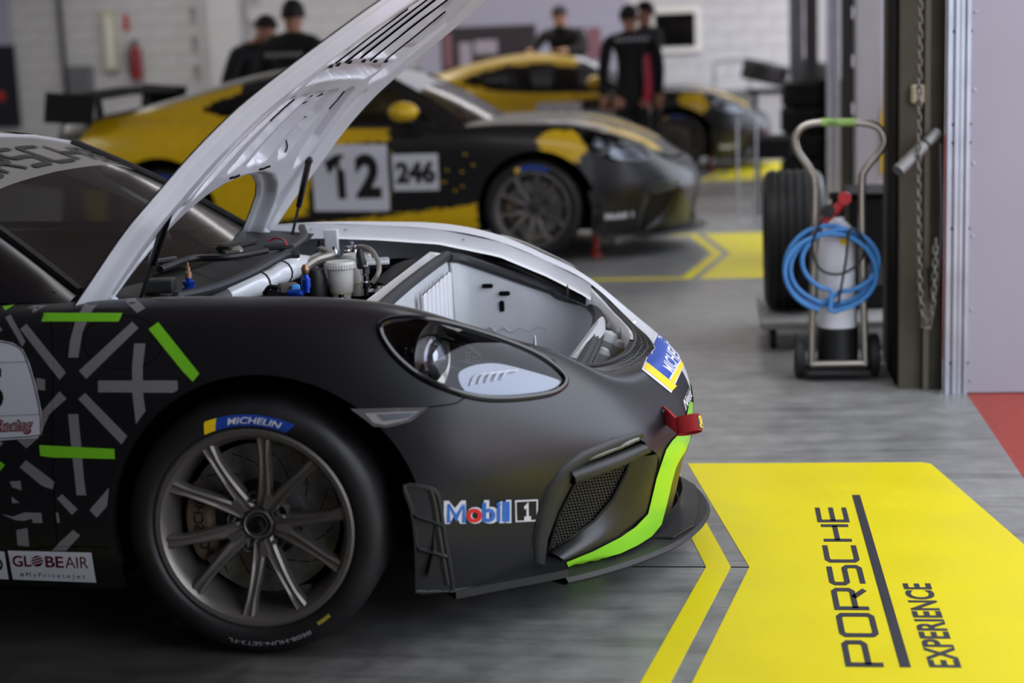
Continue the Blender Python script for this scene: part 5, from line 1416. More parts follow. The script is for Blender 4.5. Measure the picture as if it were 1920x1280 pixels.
for o_, x in ((o1, 1.975), (o2, 2.040)):
    for z in (.12, .65, .98, 1.05, 1.4):
        MB().lathe([(0, -.006), (.005, -.005), (.006, 0)], 8, Matrix.Translation((x + .012, 2.862, z)) @ Matrix.Rotation(PI / 2, 4, 'X') @ Matrix.Rotation(PI, 4, 'X')).build('bolt', M['dark'], o_)
struct(MB().box((1.885, 3.30, H / 2), (.17, .70, H)).build('wall_pier', M['olive'], None, False))
struct(MB().box((1.797, 3.20, H / 2), (.012, .36, H)).build('trim_3', M['blackmat'], None, False))
struct(MB().box((1.90, 2.93, H / 2), (.02, .03, H)).build('trim_4', M['olive2'], None, False))
struct(MB().box((1.882, 5.42, H / 2), (.125, .20, H)).build('trim_5', M['wallwhite'], None, False))
struct(MB().box((1.962, 5.36, H / 2), (.030, .05, H)).build('trim_6', M['stickwhite'], None, False))
struct(MB().prism([(0, 0), (.06, 0), (.06, .5), (0, .3)], 0, .01, Matrix.Translation((1.945, 5.32, .66)) @ Matrix.Rotation(PI / 2, 4, 'X')).build('trim_7', M['yellowprint'], None, False))
struct(rail(1.838, 1.93, 8.2, 'trim_8')); struct(rail(1.767, 1.90, 12.9, 'trim_9')); struct(rail(1.915, 2.04, 12.9, 'trim_10', m='panel'))
struct(MB().box((1.955, 6.75, H / 2), (.19, .7, H)).build('wall_curtain', M['navy'], None, False))
for k in range(4):
    MB().box((1.955, 6.392, .95 + .28 * k), (.16, .012, .07)).build('curtain_band', M['stickwhite'], bpy.data.objects['wall_curtain'])
struct(MB().box((2.36, 11.6, H / 2), (.14, 3.2, H)).build('wall_shutter', M['olive'], None, False))
# chain of the roller door, each link a piece
ch = tag(empty('pull_chain', (1.86, 2.80, .25)), 'dull grey pull chain hanging in a loop beside the door guide', 'chain')
path = catmull([(1.855, 2.80, 2.2), (1.855, 2.80, 1.5), (1.853, 2.80, .9), (1.858, 2.80, .55), (1.868, 2.80, .36), (1.888, 2.80, .275), (1.908, 2.80, .34), (1.918, 2.81, .5), (1.922, 2.82, .64)], 40)
L_ = np.r_[0, np.cumsum(np.linalg.norm(np.diff(path, axis=0), axis=1))]
lk = MB().tube([(.0085 * math.cos(a), 0, .0115 * math.sin(a) + (.007 if math.sin(a) > 0 else -.007)) for a in np.linspace(0, 2 * PI, 13)[:-1]], .0034, 6, closed=True)
pl = None; k = 0
for s_ in np.arange(0, L_[-1] - .02, .026):
    p = Vector([np.interp(s_, L_, path[:, i]) for i in range(3)]); q = Vector([np.interp(s_ + .01, L_, path[:, i]) for i in range(3)])
    if pl is None: pl = lk.build('link', M['chainm'], ch); o = pl
    else: o = pl.copy(); COL.objects.link(o)
    t = (q - p).normalized(); o.parent = ch; o.rotation_mode = 'QUATERNION'
    o.rotation_quaternion = t.to_track_quat('Z', 'Y') @ Matrix.Rotation(PI / 2 * (k % 2) + .4, 4, 'Z').to_quaternion(); o.location = p - Vector(ch.location); k += 1
sw = tag(MB().box((1.868, 2.935, 1.166), (.062, .03, .075), bev=.008).build('switch_box', M['box']), 'beige wall switch box on the dark pier behind the chain', 'switch box')
tb = MB(); a, b_ = Vector((1.775, 2.78, .885)), Vector((1.935, 2.90, 1.02)); d = (b_ - a)
tb.tube([a, a + d * .68], .026, 14).tube([a + d * .68, b_], .022, 14)
cr_ = tag(tb.build('crank_tube', M['tubegrey']), 'grey tilted tube crossing behind the hanging chain', 'tube'); MB().tube([a + d * .645, a + d * .70], .0275, 14).build('collar', M['black'], cr_)
cb = MB().tube(catmull([(1.94, 2.86, .98), (1.945, 2.85, .7), (1.935, 2.85, .45), (1.915, 2.86, .36), (1.90, 2.87, .5)], 6), .008, 6); tag(cb.build('cable', M['black']), 'black cable hanging beside the door guide rail', 'cable')

# floor graphics
def flat(name, poly, m, parent, z0=.0, th=.0012):
    vs, fs = poly_grid(poly, 9); n = len(vs)
    b = MB().prism(poly, z0, z0 + th); return b.build(name, m, parent, False)
def sticker(cx_, cy, label, lettered, group_y):
    o = tag(empty('floor_sticker', (cx_, cy, 0)), label, 'floor sticker')
    w = 1.105; R_ = .05
    poly = [(1.171, 0), (.982, w), (1.755, w), (1.784, w - .02), (1.965, 0), (1.784, -w + .02), (1.755, -w), (.982, -w)]
    flat('field', poly, M['yellowfloor'], o)
    st = [(1.054, 0), (.880, w - .075), (-2.5, w - .075), (-2.5, w), (.935, w), (1.121, 0), (.935, -w), (-2.5, -w), (-2.5, -w + .075), (.880, -w + .075)]
    flat('chevron_border', st, M['yellowfloor'], o)
    if lettered:
        y0 = cy
        flat('bar', [(1.498, -.028 - cy), (1.523, -.028 - cy), (1.523, 1.40 - cy), (1.498, 1.40 - cy)], M['darkprint'], o, .0012, .0006)
        for st in stroke_word('PORSCHE'):
            v, f = stroke_polys(st, .19); tot = 6 * 1.27 + .95
            P = [(1.463 - .079 * y, -.015 - cy + 1.276 * x / tot, .0018) for x, y in v]
            mesh_obj('lettering', P, f, M['darkprint'], o, False)
        v, f = text_mesh('EXPERIENCE', 1, .028); x0, x1 = v[:, 0].min(), v[:, 0].max(); y0_, y1_ = v[:, 1].min(), v[:, 1].max()
        mesh_obj('lettering', [(1.636 - .073 * (y - y0_) / (y1_ - y0_), -.027 - cy + .585 * (x - x0) / (x1 - x0), .0018) for x, y in v], f, M['darkprint'], o, False)
    return o
sticker(0, .69, 'yellow arrow floor sticker with dark lettering, beside the nearest nose', True, 0)
sticker(-.02, 7.17, 'plain yellow arrow floor sticker in front of the middle yellow and black car', False, 0)
sticker(0, 13.65, 'farthest yellow arrow floor sticker, beyond the dark trestle', False, 0)
jt = struct(MB().box((-2.6, .69, .0005), (7.54, .006, .001)).build('trim_joint', M['dark'], None, False))

M['greypanel'] = mat('grey_panel', (150, 150, 152), .5); M['tape'] = mat('green_tape', (140, 176, 92), .6); M['bottlewhite'] = mat('bottle_white', (222, 222, 226), .4); M['redjack2'] = mat('signal_red', (170, 30, 34), .5)
M['bluehose'] = mat('blue_hose', (62, 124, 186), .45); M['dollygrey'] = mat('grey_board', (140, 139, 138), .6, noise=.1); M['creamframe'] = mat('cream_frame', (176, 170, 146), .5); M['extred'] = mat('extinguisher_red', (120, 22, 30), .35)
M['cabgrey'] = mat('cabinet_grey', (92, 93, 98), .5); M['pipegrey'] = mat('pipe_dark_grey', (58, 56, 54), .6); M['bannerlilac'] = mat('lilac_banner', (150, 148, 164), .6); M['bannerdark'] = mat('banner_dark', (40, 32, 38), .6); M['bannerpink'] = mat('banner_pink', (120, 82, 92), .6); M['bannerpale'] = mat('banner_pale', (150, 140, 152), .6)

# ------------------------------------------------------------------ two yellow and black cars farther along
M['blackpaint'] = mat('satin_black_paint', (19, 19, 21), .4, coat=.1)
M['yellowpaint'] = mat('yellow_paint', (214, 174, 10), .34, coat=.3, noise=.06, nscale=14)
M['taillamp'] = mat('red_lamp', (150, 20, 30), .2, coat=.6)
M['silverpaint'] = mat('silver_vinyl', (176, 178, 186), .35, metal=.3)
def side_drape(name, poly, m, parent, root, lift=.002, step=.02, loops=None):
    """sheet laid on the car's near side by projection along y (car coordinates)"""
    vs, fs = poly_grid(poly, step) if loops is None else loops
    o = []
    for x, z in vs:
        h = BVH_N.ray_cast(Vector((x, -3, z)), Vector((0, 1, 0)))[0]; o.append(Vector((x, h.y - lift, z)) if h else Vector((x, .05, z)))
    ob = mesh_obj(name, o, fs, m, None, True)
    if parent is root: own(ob, root, root)
    else: ob.parent = parent
    return ob
def side_text(name, s, x0, x1, z0, z1, m, parent, root, lift=.004, bold=.0, ):
    v, f = text_mesh(s, 1, bold); v, f = subdivide_tris(v, f, .3)
    a = v.min(axis=0); b = v.max(axis=0); q = [(x0 + (x1 - x0) * (x - a[0]) / (b[0] - a[0]), z0 + (z1 - z0) * (y - a[1]) / (b[1] - a[1])) for x, y in v]
    return side_drape(name, None, m, parent, root, lift, loops=(q, f))
def in_any(P, polys):
    r = np.zeros(len(P), bool)
    for p in polys: r |= in_poly_np(P, p)
    return r
def make_mirrors(root, m):
    for sg in (1, -1):
        b = MB(); c = Vector((-.80, YC - sg * 1.0, .965)); vs = []; n = 12; k = 9
        for i in range(k):
            a = PI * i / (k - 1)
            for j in range(n):
                q = 2 * PI * j / n; vs.append(c + Vector((.095 * math.sin(a) * math.cos(q) * (1.2 if math.cos(q) > 0 else .9), .10 * math.cos(a), .066 * math.sin(a) * math.sin(q))))
        b.add(vs, [(i * n + j, i * n + (j + 1) % n, (i + 1) * n + (j + 1) % n, (i + 1) * n + j) for i in range(k - 1) for j in range(n)])
        o = own(b.build('door_mirror', m), root, root)
        MB().tube([c + Vector((0, sg * .07, -.02)), c + Vector((.02, sg * .17, -.085))], [.02, .03], 8).build('mirror_stalk', M['blackpaint'], o)
def make_wing(root):
    w = MB(); prof = [(-.17, .0), (-.10, .034), (0, .046), (.10, .030), (.17, .004), (.10, -.008), (0, -.014), (-.10, -.012)]
    n = 9; vs = []
    for i in range(n):
        y = YC - .86 + 1.72 * i / (n - 1)
        vs += [(-3.08 - x, y, 1.115 + z - .02 * abs(i - 4) / 4) for x, z in prof]
    w.add(vs, [(i * 8 + j, i * 8 + (j + 1) % 8, (i + 1) * 8 + (j + 1) % 8, (i + 1) * 8 + j) for i in range(n - 1) for j in range(8)] + [tuple(range(8)), tuple(range(8 * n - 8, 8 * n))])
    o = own(w.build('rear_wing', M['blackmat']), root, root)
    for sg in (1, -1):
        MB().prism([(-.19, -.14), (.15, -.16), (.19, .03), (-.16, .06)], -.006, .006, Matrix.Translation((-3.08, YC - sg * .86, 1.10)) @ Matrix.Rotation(PI / 2, 4, 'X')).build('wing_end_plate', M['black'], o)
        MB().tube([(-3.06, YC - sg * .42, 1.10), (-3.06, YC - sg * .42, 1.0), (-3.08, YC - sg * .42, .92)], [.018, .03, .03], 8).build('wing_support', M['black'], o)
def closed_bonnet(root, yellow):
    nx, nq = 60, 41; v = []; cen = []
    X = np.linspace(-.44, .862, nx); Q = np.linspace(-1, 1, nq)
    for x in X:
        for q in Q:
            h = max(shut(x + .006) - .004, .0); v.append((x + .025 * (1 - q * q) * (x > .5), YC + q * h, shutz(x) + .002 + .016 * (1 - q ** 4) * min(1, (.87 - x) * 6)))
    f = grid_faces(nx, nq); V = np.array(v); C_ = V[np.array(f)].mean(axis=1)
    fm = in_any(np.c_[C_[:, 0], YC - C_[:, 1]], yellow).astype(int)
    sil = in_any(np.c_[C_[:, 0], YC - C_[:, 1]], [[(-.05, .60), (.10, .50), (.46, .40), (.44, .50), (.12, .60)]]); fm[sil] = 2
    o = own(orient(mesh_obj('bonnet', v, f, None, None, True, [M['blackpaint'], M['yellowpaint'], M['silverpaint']], [int(q) for q in fm]), (0, YC, 0)), root, root); return o
def second_car(name, label, W, yaw, lift, yellow_side, yellow_hood, roof_m, group=None, window_yellow=-1.98):
    root = tag(empty('race_car', (0, YC, 0)), label, 'car')
    def fm(c):
        z = np.zeros(len(c), int); j = rng.uniform(-.012, .012, (len(c), 2)); y = in_any(c[:, [0, 2]] + j, yellow_side)
        z[y] = 1; sp = (c[:, 0] > -1.4) & (c[:, 0] < -.3) & (c[:, 2] > .3) & (c[:, 2] < .75) & (rng.uniform(0, 1, len(c)) < .012); z[sp] = 1; return z
    own(skin_mesh('body_shell', None, None, fm, [M['blackpaint'], M['yellowpaint']]), root, root)
    arch_lip(root, root); pan(root, root); closed_bonnet(root, yellow_hood)
    for src in (lamp_n, lamp_f, side_in, mirror_in, vent):
        copy_tree(src, root)
    for src in (o_ for o_ in list(car.children) if o_.name.startswith(('splitter', 'centre_duct'))): copy_tree(src, root)
    for src, loc, sg in ((wheel_plain, (0, .004, WR), 1), (wheel_plain, (0, 2 * YC - .004, WR), -1), (wheel_plain, (-WB, 0, WR), 1), (wheel_plain, (-WB, 2 * YC, WR), -1)):
        wheel_copy(src, root, root, loc, sg)
    n0 = set(bpy.data.objects)
    greenhouse(root, roof_m, M['blackpaint'], M['stickwhite'])
    # the rear quarter of the window surround takes the body colour
    for o in set(bpy.data.objects) - n0:
        if o.name.startswith('window_surround'):
            o.data.materials.append(M['yellowpaint'])
            for p in o.data.polygons:
                if -3.0 < p.center.x < window_yellow or (roof_m is M['yellowpaint'] and p.center.x < -1.0 and p.center.z > 1.12): p.material_index = 1
    make_mirrors(root, M['yellowpaint']); make_wing(root)
    for sg in (1, -1):
        own(MB().tube([(-3.12, YC - sg * .80, .80), (-3.30, YC - sg * .64, .80), (-3.40, YC - sg * .40, .80)], [.03, .035, .03], 8).build('tail_lamp', M['taillamp']), root, root)
        own(MB().tube([(.36, YC - sg * .55, .16), (.36, YC - sg * .55, .02 - lift + .02)], .022, 10).tube([(.36, YC - sg * .55, .035 - lift), (.36, YC - sg * .55, .001 - lift)], [.03, .045], 12).build('air_jack', M['redjack'] if sg > 0 else M['steel']), root, root)
    c, s = math.cos(math.radians(yaw)), math.sin(math.radians(yaw))
    root.location = (W[0] - s * YC, W[1] + c * YC, lift); root.rotation_euler = (0, 0, math.radians(yaw))
    return root
M['redjack'] = mat('red_jack', (170, 50, 40), .5)
# a wheel without print for the cars behind
wheel_plain = copy_tree(wheel0, None)
for o in list(wheel_plain.children_recursive):
    if o.name.startswith(('sidewall_lettering', 'sidewall_handwriting', 'compound_tag', 'caliper_lettering', 'tyre_valve', 'disc_slots')): bpy.data.objects.remove(o)
YS2 = [[(-3.02, .30), (-2.0, .25), (-1.50, .30), (-1.46, .55), (-1.38, .80), (-1.30, 1.0), (-2.95, 1.0), (-3.10, .80)], [(-1.42, .755), (-.92, .775), (-.94, .90), (-1.42, .90)], [(-1.5, .17), (-.36, .14), (-.36, .36), (-.52, .34), (-1.5, .24)],
    [(.04, .735), (.16, .60), (.30, .61), (.37, .70), (.29, .80), (.12, .815), (.05, .78)]]
YH2 = [[(.22, .40), (.34, .24), (.66, .18), (.80, .26), (.74, .46), (.46, .52)], [(-.1, .16), (.10, .12), (.62, .12), (.62, .16)], [(.10, -.5), (.35, -.2), (.75, -.2), (.7, -.45)]]
car2 = second_car('car2', 'middle yellow and black race car with a large white 12 board on its door', (-.10, 6.8), -2, .04, YS2, YH2, M['blackpaint'])
b2 = side_drape('number_board', [(-1.44, .335), (-.955, .325), (-.935, .335), (-.935, .745), (-.95, .755), (-1.43, .765), (-1.445, .755)], M['stickwhite'], car2, car2)
v, f = stroke_polys([[(-.62, .70), (-.12, 1.0), (0, 1.0), (0, 0)]], .34); v = np.clip(v, [-9, 0], [9, 1]); side_drape('race_number', None, M['blackprint'], b2, car2, .004, loops=([(-1.25 + .15 * x, .41 + .29 * y) for x, y in v], f)); side_text('race_number', '2', -1.155, -.985, .41, .70, M['blackprint'], b2, car2, .004, .05)
b3 = side_drape('number_board', [(-.905, .455), (-.60, .455), (-.60, .69), (-.905, .69)], M['stickwhite'], car2, car2)
side_text('race_number', '246', -.885, -.62, .50, .645, M['blackprint'], b3, car2, .004, .05)
side_text('oil_lettering', 'Mobil 1', .46, .63, .235, .275, M['stickwhite'], car2, car2, .003, .05)
YS3 = [[(-3.5, .30), (-2.0, .30), (-1.5, .45), (-1.20, .60), (-1.02, .70), (-1.0, 1.0), (-3.5, 1.0)], [(-1.0, .78), (-.75, .80), (-.8, .9), (-1.0, .9)], [(.04, .735), (.16, .60), (.30, .61), (.37, .70), (.29, .80), (.12, .815), (.05, .78)]]
car3 = second_car('car3', 'farthest yellow and black race car with a yellow roof', (.62, 13.5), 1, .0, YS3, YH2, M['yellowpaint'])
b4 = side_drape('number_board', [(-1.42, .42), (-.95, .42), (-.95, .77), (-1.42, .77)], M['stickwhite'], car3, car3)
for k in range(3): side_drape('number_mark', [(-1.37 + .14 * k + .05 * math.cos(a), .59 + .10 * math.sin(a)) for a in np.linspace(0, 2 * PI, 13)[:-1]], M['blackprint'], b4, car3, .004)
side_drape('number_board', [(-.91, .46), (-.58, .46), (-.58, .68), (-.91, .68)], M['greypanel'], car3, car3)
side_text('oil_lettering', 'Mobil 1', .46, .63, .235, .275, M['stickwhite'], car3, car3, .003, .05)
for o in list(wheel_plain.children_recursive): bpy.data.objects.remove(o)
bpy.data.objects.remove(wheel_plain)

# ------------------------------------------------------------------ people
M['cloth'] = mat('black_cloth', (17, 17, 19), .85, noise=.2, nscale=12); M['skin'] = mat('skin', (176, 128, 104), .55); M['hair'] = mat('dark_hair', (26, 20, 17), .7)
M['pale_text'] = mat('pale_print', (150, 150, 154), .6); M['crimson'] = mat('crimson_panel', (170, 22, 50), .6); M['shoe'] = mat('shoe', (20, 20, 22), .6); M['eyewhite'] = mat('eye', (30, 26, 24), .3)
def person(label, loc, face_deg, h=1.76, arms=None, lean=0.0, head_turn=0.0, head_down=0.0, extra=None):
    """one continuous skinned body; faces local -y before turning"""
    k = h / 1.76; V = []; E = []; R = []
    def add(p, r, par=None):
        V.append(Vector(p) * k); R.append(r * k)
        if par is not None: E.append((par, len(V) - 1))
        return len(V) - 1
    pel = add((0, 0, .96), .135); ab = add((0, .0 - .02 * lean, 1.10), .130, pel); chst = add((0, -.01 - .16 * lean, 1.30), .148, ab); up = add((0, .0 - .26 * lean, 1.43), .120, chst); nk = add((0, -.01 - .31 * lean, 1.50), .052, up)
    hd = Vector((0, -.03 - .36 * lean - .05 * head_down, 1.60 - .02 * head_down)); h1 = add(hd, .083, nk); h2 = add(hd + Vector((0, .012 - .04 * head_down, .085)), .080, h1)
    arms = arms or {1: [(.22, .0, 1.42), (.27, .04, 1.15), (.27, -.04, .92)], -1: [(-.22, .0, 1.42), (-.27, .04, 1.15), (-.27, -.04, .92)]}
    for s in (1, -1):
        sh, el, wr = [Vector(p) for p in arms[s]]; off = Vector((0, -.26 * lean, 0)) if lean else Vector()
        a = add(sh + off, .075, up); b = add(el + off * .7, .060, a); c = add(wr, .042, b); d_ = (wr - el).normalized(); pm = add(wr + d_ * .06, .036, c)
        side = d_.cross(Vector((0, 0, 1))); side = side.normalized() if side.length > .1 else Vector((0, 1, 0))
        for q in range(4):
            o_ = side * (.028 - .019 * q); L_ = (.078, .088, .082, .062)[q]; f1 = add(wr + d_ * (.09) + o_, .011, pm); f2 = add(wr + d_ * (.09 + L_ * .5) + o_ + Vector((0, -.006, 0)), .0095, f1); add(wr + d_ * (.09 + L_) + o_ * .9 + Vector((0, -.02, -.004)), .008, f2)
        t1 = add(wr + d_ * .045 + side * .042, .012, pm); add(wr + d_ * .085 + side * .056, .010, t1)
    for s in (1, -1):
        a = add((s * .10, .0, .86), .105, pel); b = add((s * .11, -.015, .50), .075, a); c = add((s * .115, .02, .12), .055, b); d_ = add((s * .115, .0, .05), .048, c); add((s * .125, -.14, .04), .038, d_)
    me = bpy.data.meshes.new('person'); me.from_pydata([tuple(v) for v in V], E, []); o = bpy.data.objects.new('person_tmp', me); COL.objects.link(o)
    sk = o.modifiers.new('skin', 'SKIN'); sk.use_smooth_shade = True; su = o.modifiers.new('sub', 'SUBSURF'); su.levels = 1; su.render_levels = 1
    for i, sv in enumerate(me.skin_vertices[0].data): sv.radius = (R[i], R[i] * (.72 if i in (pel, ab, chst, up) else 1.0)); sv.use_root = (i == pel)
    for i in (chst, up): me.skin_vertices[0].data[i].radius = (R[i] * 1.28, R[i] * .80)
    dg = bpy.context.evaluated_depsgraph_get(); dg.update(); m2 = bpy.data.meshes.new_from_object(o.evaluated_get(dg)); bpy.data.objects.remove(o)
    m2.materials.clear()
    for x in ('cloth', 'skin', 'shoe'): m2.materials.append(M[x])
    wr_ = [Vector(arms[s][2]) * k for s in (1, -1)]; wd = [(Vector(arms[s][2]) - Vector(arms[s][1])).normalized() for s in (1, -1)]
    for p in m2.polygons:
        c = p.center; mi = 0
        if c.z > 1.505 * k: mi = 1
        if c.z < .09 * k: mi = 2
        for w_, d_ in zip(wr_, wd):
            if (c - w_).length < .22 and (c - w_).dot(d_) > .015: mi = 1
        p.material_index = mi; p.use_smooth = True
    ob = bpy.data.objects.new('person', m2); COL.objects.link(ob); tag(ob, label, 'person')
    # head furniture turned with the head
    hc = (hd + Vector((0, .0, .045))) * k; Rh = Matrix.Translation(hc) @ Matrix.Rotation(math.radians(head_turn), 4, 'Z') @ Matrix.Rotation(head_down * .5, 4, 'X')
    hr = MB(); vs = []; n = 18; rows = 10
    for i in range(rows):
        a = PI * .62 * i / (rows - 1)
        for j in range(n):
            q = 2 * PI * j / n; y = math.sin(q); cut = 1.0 if y > -.2 else .62; aa = a * cut
            vs.append(Rh @ Vector((.091 * k * math.sin(aa) * math.cos(q), .012 + .104 * k * math.sin(aa) * y, .016 + .108 * k * math.cos(aa))))
    hr.add(vs, [(i * n + j, i * n + (j + 1) % n, (i + 1) * n + (j + 1) % n, (i + 1) * n + j) for i in range(rows - 1) for j in range(n)]); hr.build('hair', M['hair'], ob)
    MB().add([Rh @ Vector(p) for p in ((-.016, -.088, -.04), (.016, -.088, -.04), (0, -.125, -.038), (0, -.09, .012))], [(0, 1, 2), (0, 2, 3), (1, 3, 2), (0, 3, 1)]).build('nose', M['skin'], ob)
    for s in (1, -1):
        MB().lathe([(0, .008), (.010, .005), (.012, 0)], 10, Rh @ Matrix.Translation((s * .032, -.086, .006)) @ Matrix.Rotation(PI / 2, 4, 'X')).build('eye', M['eyewhite'], ob)
        MB().lathe([(0, .012), (.018, .009), (.024, 0), (.018, -.008)], 10, Rh @ Matrix.Translation((s * .090, .01, -.01)) @ Matrix.Rotation(s * PI / 2, 4, 'Y')).build('ear', M['skin'], ob)
    MB().box((0, 0, 0), (.045, .008, .010), M4=Rh @ Matrix.Translation((0, -.088, -.062)), bev=.003).build('mouth', M['lips'], ob)
    col = MB(); P = [(hd.x + .07 * math.cos(a), hd.y + .02 + .075 * math.sin(a), 1.495) for a in np.linspace(0, 2 * PI, 17)[:-1]]
    col.tube([Vector(p) * k for p in P], .022 * k, 8, closed=True); col.build('collar', M['cloth'], ob)
    if extra: extra(ob, k)
    ob.location = loc; ob.rotation_euler = (0, 0, math.radians(face_deg)); return ob
M['lips'] = mat('lips', (140, 84, 74), .5)
def back_text(s, z=1.36, w=.34, yv=.155):
    def f(ob, k):
        v = []; fc = []
        for q in range(7):      # blurred print, its letters cannot be read
            x0 = -w / 2 + w * q / 7
            for x, y in ((x0, 0), (x0 + w * .105, 0), (x0 + w * .105, .035), (x0, .035)): v.append((x, y))
            fc.append((4 * q, 4 * q + 1, 4 * q + 2, 4 * q + 3))
        P = [(x, yv - .7 * x * x, z + y) for x, y in v]
        mesh_obj('back_lettering', P, fc, M['pale_text'], ob, False)
    return f
P_A = Vector(un(436, 150, Y=9.95)); P_B = Vector(un(548, 130, Y=9.15))
person('person in a black padded jacket looking down, beside the middle car', (P_A.x, 9.95, 0), 75, 1.72, lean=.75, head_down=1.2, arms={1: [(.22, 0, 1.42), (.33, -.16, 1.14), (.34, -.40, 1.02)], -1: [(-.22, 0, 1.42), (-.34, .0, 1.14), (-.32, -.20, .95)]})
person('person in a black jacket seen from behind, at the raised bonnet', (P_B.x, 9.15, 0), 165, 1.80, lean=.1, head_turn=25, extra=back_text(''))
person('person in a black shirt leaning hands on the farthest car roof', (-.72, 16.05, 0), -12, 1.80, lean=.35, head_down=.6, arms={1: [(.22, 0, 1.42), (.32, -.22, 1.22), (.16, -.46, 1.24)], -1: [(-.22, 0, 1.42), (-.34, -.22, 1.22), (-.26, -.48, 1.24)]})
def stripe(ob, k):
    back_text('', 1.37, .32)(ob, k)
    P = [[(-.12, .135, 1.24), (-.17, .125, 1.24)], [(-.12, .14, 1.05), (-.185, .12, 1.05)], [(-.11, .15, .92), (-.185, .125, .92)], [(-.10, .145, .80), (-.17, .12, .80)]]
    sheet('side_panel', [[Vector(p) for p in r] for r in P], M['crimson'], ob)
person('person in a black jacket with a crimson side panel, back turned', (.27, 12.0, 0), 186, 1.70, head_turn=-40, extra=stripe)
person('person half hidden behind the one in the crimson panelled jacket', (.40, 12.6, 0), -60, 1.74, arms={1: [(.22, 0, 1.42), (.27, -.10, 1.18), (.08, -.20, 1.46)], -1: [(-.22, 0, 1.42), (-.27, .04, 1.15), (-.27, -.04, .92)]})

# ------------------------------------------------------------------ gas bottle trolley, tyres and clutter by the doors
gt = tag(empty('bottle_trolley', (1.57, 3.2, 0)), 'tubular steel two wheeled trolley for a gas bottle, green tape on its handle', 'trolley')
Y3 = 3.15
def P3(px, py, y=Y3): return Vector(un(px, py, Y=y))
def loc_own(o, root): o.parent = root; o.matrix_parent_inverse = Matrix.Translation(-Vector(root.location)); return o
hp = catmull([P3(1521, 684), P3(1523, 600), P3(1526, 480), P3(1528, 350), P3(1519, 318), P3(1496, 284), P3(1491, 258), P3(1508, 236), P3(1545, 229), P3(1605, 229), P3(1644, 237), P3(1658, 262), P3(1648, 286), P3(1622, 318), P3(1616, 345), P3(1617, 480), P3(1620, 600), P3(1622, 684)], 6)
loc_own(MB().tube(hp, .0155, 10).build('handle_frame', M['alu']), gt)
loc_own(MB().tube([P3(1521, 683), P3(1622, 681)], .016, 8).build('cross_bar', M['alu']), gt)
loc_own(MB().tube([P3(1540, 229), P3(1603, 229)], .0168, 10).build('green_tape', M['tape']), gt)
v, f = text_mesh('N2', .03); a = P3(1552, 233, Y3 - .018); loc_own(mesh_obj('tape_handwriting', [a + Vector((x, 0, y * .7)) for x, y in v], f, M['blackprint'], None, False), gt)
ax = MB().tube([P3(1488, 682, 3.2), P3(1655, 682, 3.2)], .009, 8); loc_own(ax.build('axle', M['steel']), gt)
for px in (1499, 1638):
    c = P3(px, 682, 3.2); T = Matrix.Translation((c.x, c.y, .092)) @ Matrix.Rotation(PI / 2, 4, 'Y')
    w_ = loc_own(MB().lathe([(.03, -.022), (.075, -.022), (.09, -.014), (.09, .014), (.075, .022), (.03, .022), (.03, -.022)], 24, T).build('trolley_wheel', M['rubber']), gt)
    MB().lathe([(0, -.026), (.03, -.024), (.03, .024), (0, .026)], 14, T).build('wheel_hub', M['steel'], w_)
loc_own(MB().box((1.575, 3.22, .035), (.26, .26, .02), bev=.005).build('foot_plate', M['black']), gt)
gb_ = tag(empty('gas_bottle', (1.578, 3.235, .045)), 'white gas bottle with a black foot standing on the trolley', 'gas bottle')
T = Matrix.Translation((1.578, 3.235, 0))
loc_own(MB().lathe([(.0, .16), (.078, .16), (.080, .18), (.080, .52), (.074, .575), (.055, .625), (.028, .65), (.024, .68), (0, .68)], 28, T).build('cylinder', M['bottlewhite']), gb_)
loc_own(MB().lathe([(0, .047), (.084, .047), (.084, .205), (.080, .21)], 28, T).build('rubber_foot', M['black']), gb_)
loc_own(MB().lathe([(0, .665), (.026, .665), (.030, .70), (.022, .735), (.034, .74), (.034, .765), (0, .77)], 16, T).build('valve', M['black']), gb_)
loc_own(MB().box((1.560, 3.17, .70), (.13, .05, .035), M4=Matrix.Translation((1.552, 3.17, .69)) @ Matrix.Rotation(-.75, 4, 'Y'), bev=.01).build('regulator', M['redjack2']), gb_)
for dx, dz in ((-.035, .02), (.03, .07)): loc_own(MB().lathe([(0, -.014), (.026, -.012), (.028, .0), (.026, .014), (0, .014)], 16, Matrix.Translation((1.57 + dx, 3.14, .68 + dz)) @ Matrix.Rotation(PI / 2, 4, 'X')).build('gauge', M['redjack2'] if dx > 0 else M['black']), gb_)
loc_own(MB().box((1.592, 3.16, .565), (.03, .004, .03), M4=Matrix.Translation((1.600, 3.157, .575)) @ Matrix.Rotation(.6, 4, 'Y')).build('hazard_label', M['yellowprint']), gb_)
hs = []
for k_, (rx, rz, cx_, cz) in enumerate(((.178, .165, 1.535, .475), (.172, .145, 1.555, .47), (.150, .125, 1.58, .50), (.182, .155, 1.54, .455))):
    for a in np.linspace(-PI * .5, PI * 1.5, 26)[:-1]:
        hs.append((cx_ + rx * math.cos(a) + .003 * math.sin(3 * a + k_), 3.115 - .012 * k_ + .03 * max(0, math.sin(a)), cz + rz * math.sin(a)))
tag(MB().tube(catmull(hs, 2), .0095, 8).build('air_hose', M['bluehose']), 'coiled blue air hose hung on the steel trolley', 'hose')
cbp = [(1.545, 3.12, .70), (1.50, 3.09, .66), (1.47, 3.10, .56), (1.50, 3.09, .47), (1.58, 3.08, .45), (1.66, 3.09, .50), (1.675, 3.10, .58), (1.62, 3.09, .63), (1.60, 3.08, .5), (1.57, 3.075, .33)]
tag(MB().tube(catmull(cbp, 8), .006, 6).build('hose', M['black']), 'thin black hose looped over the white gas bottle', 'hose')
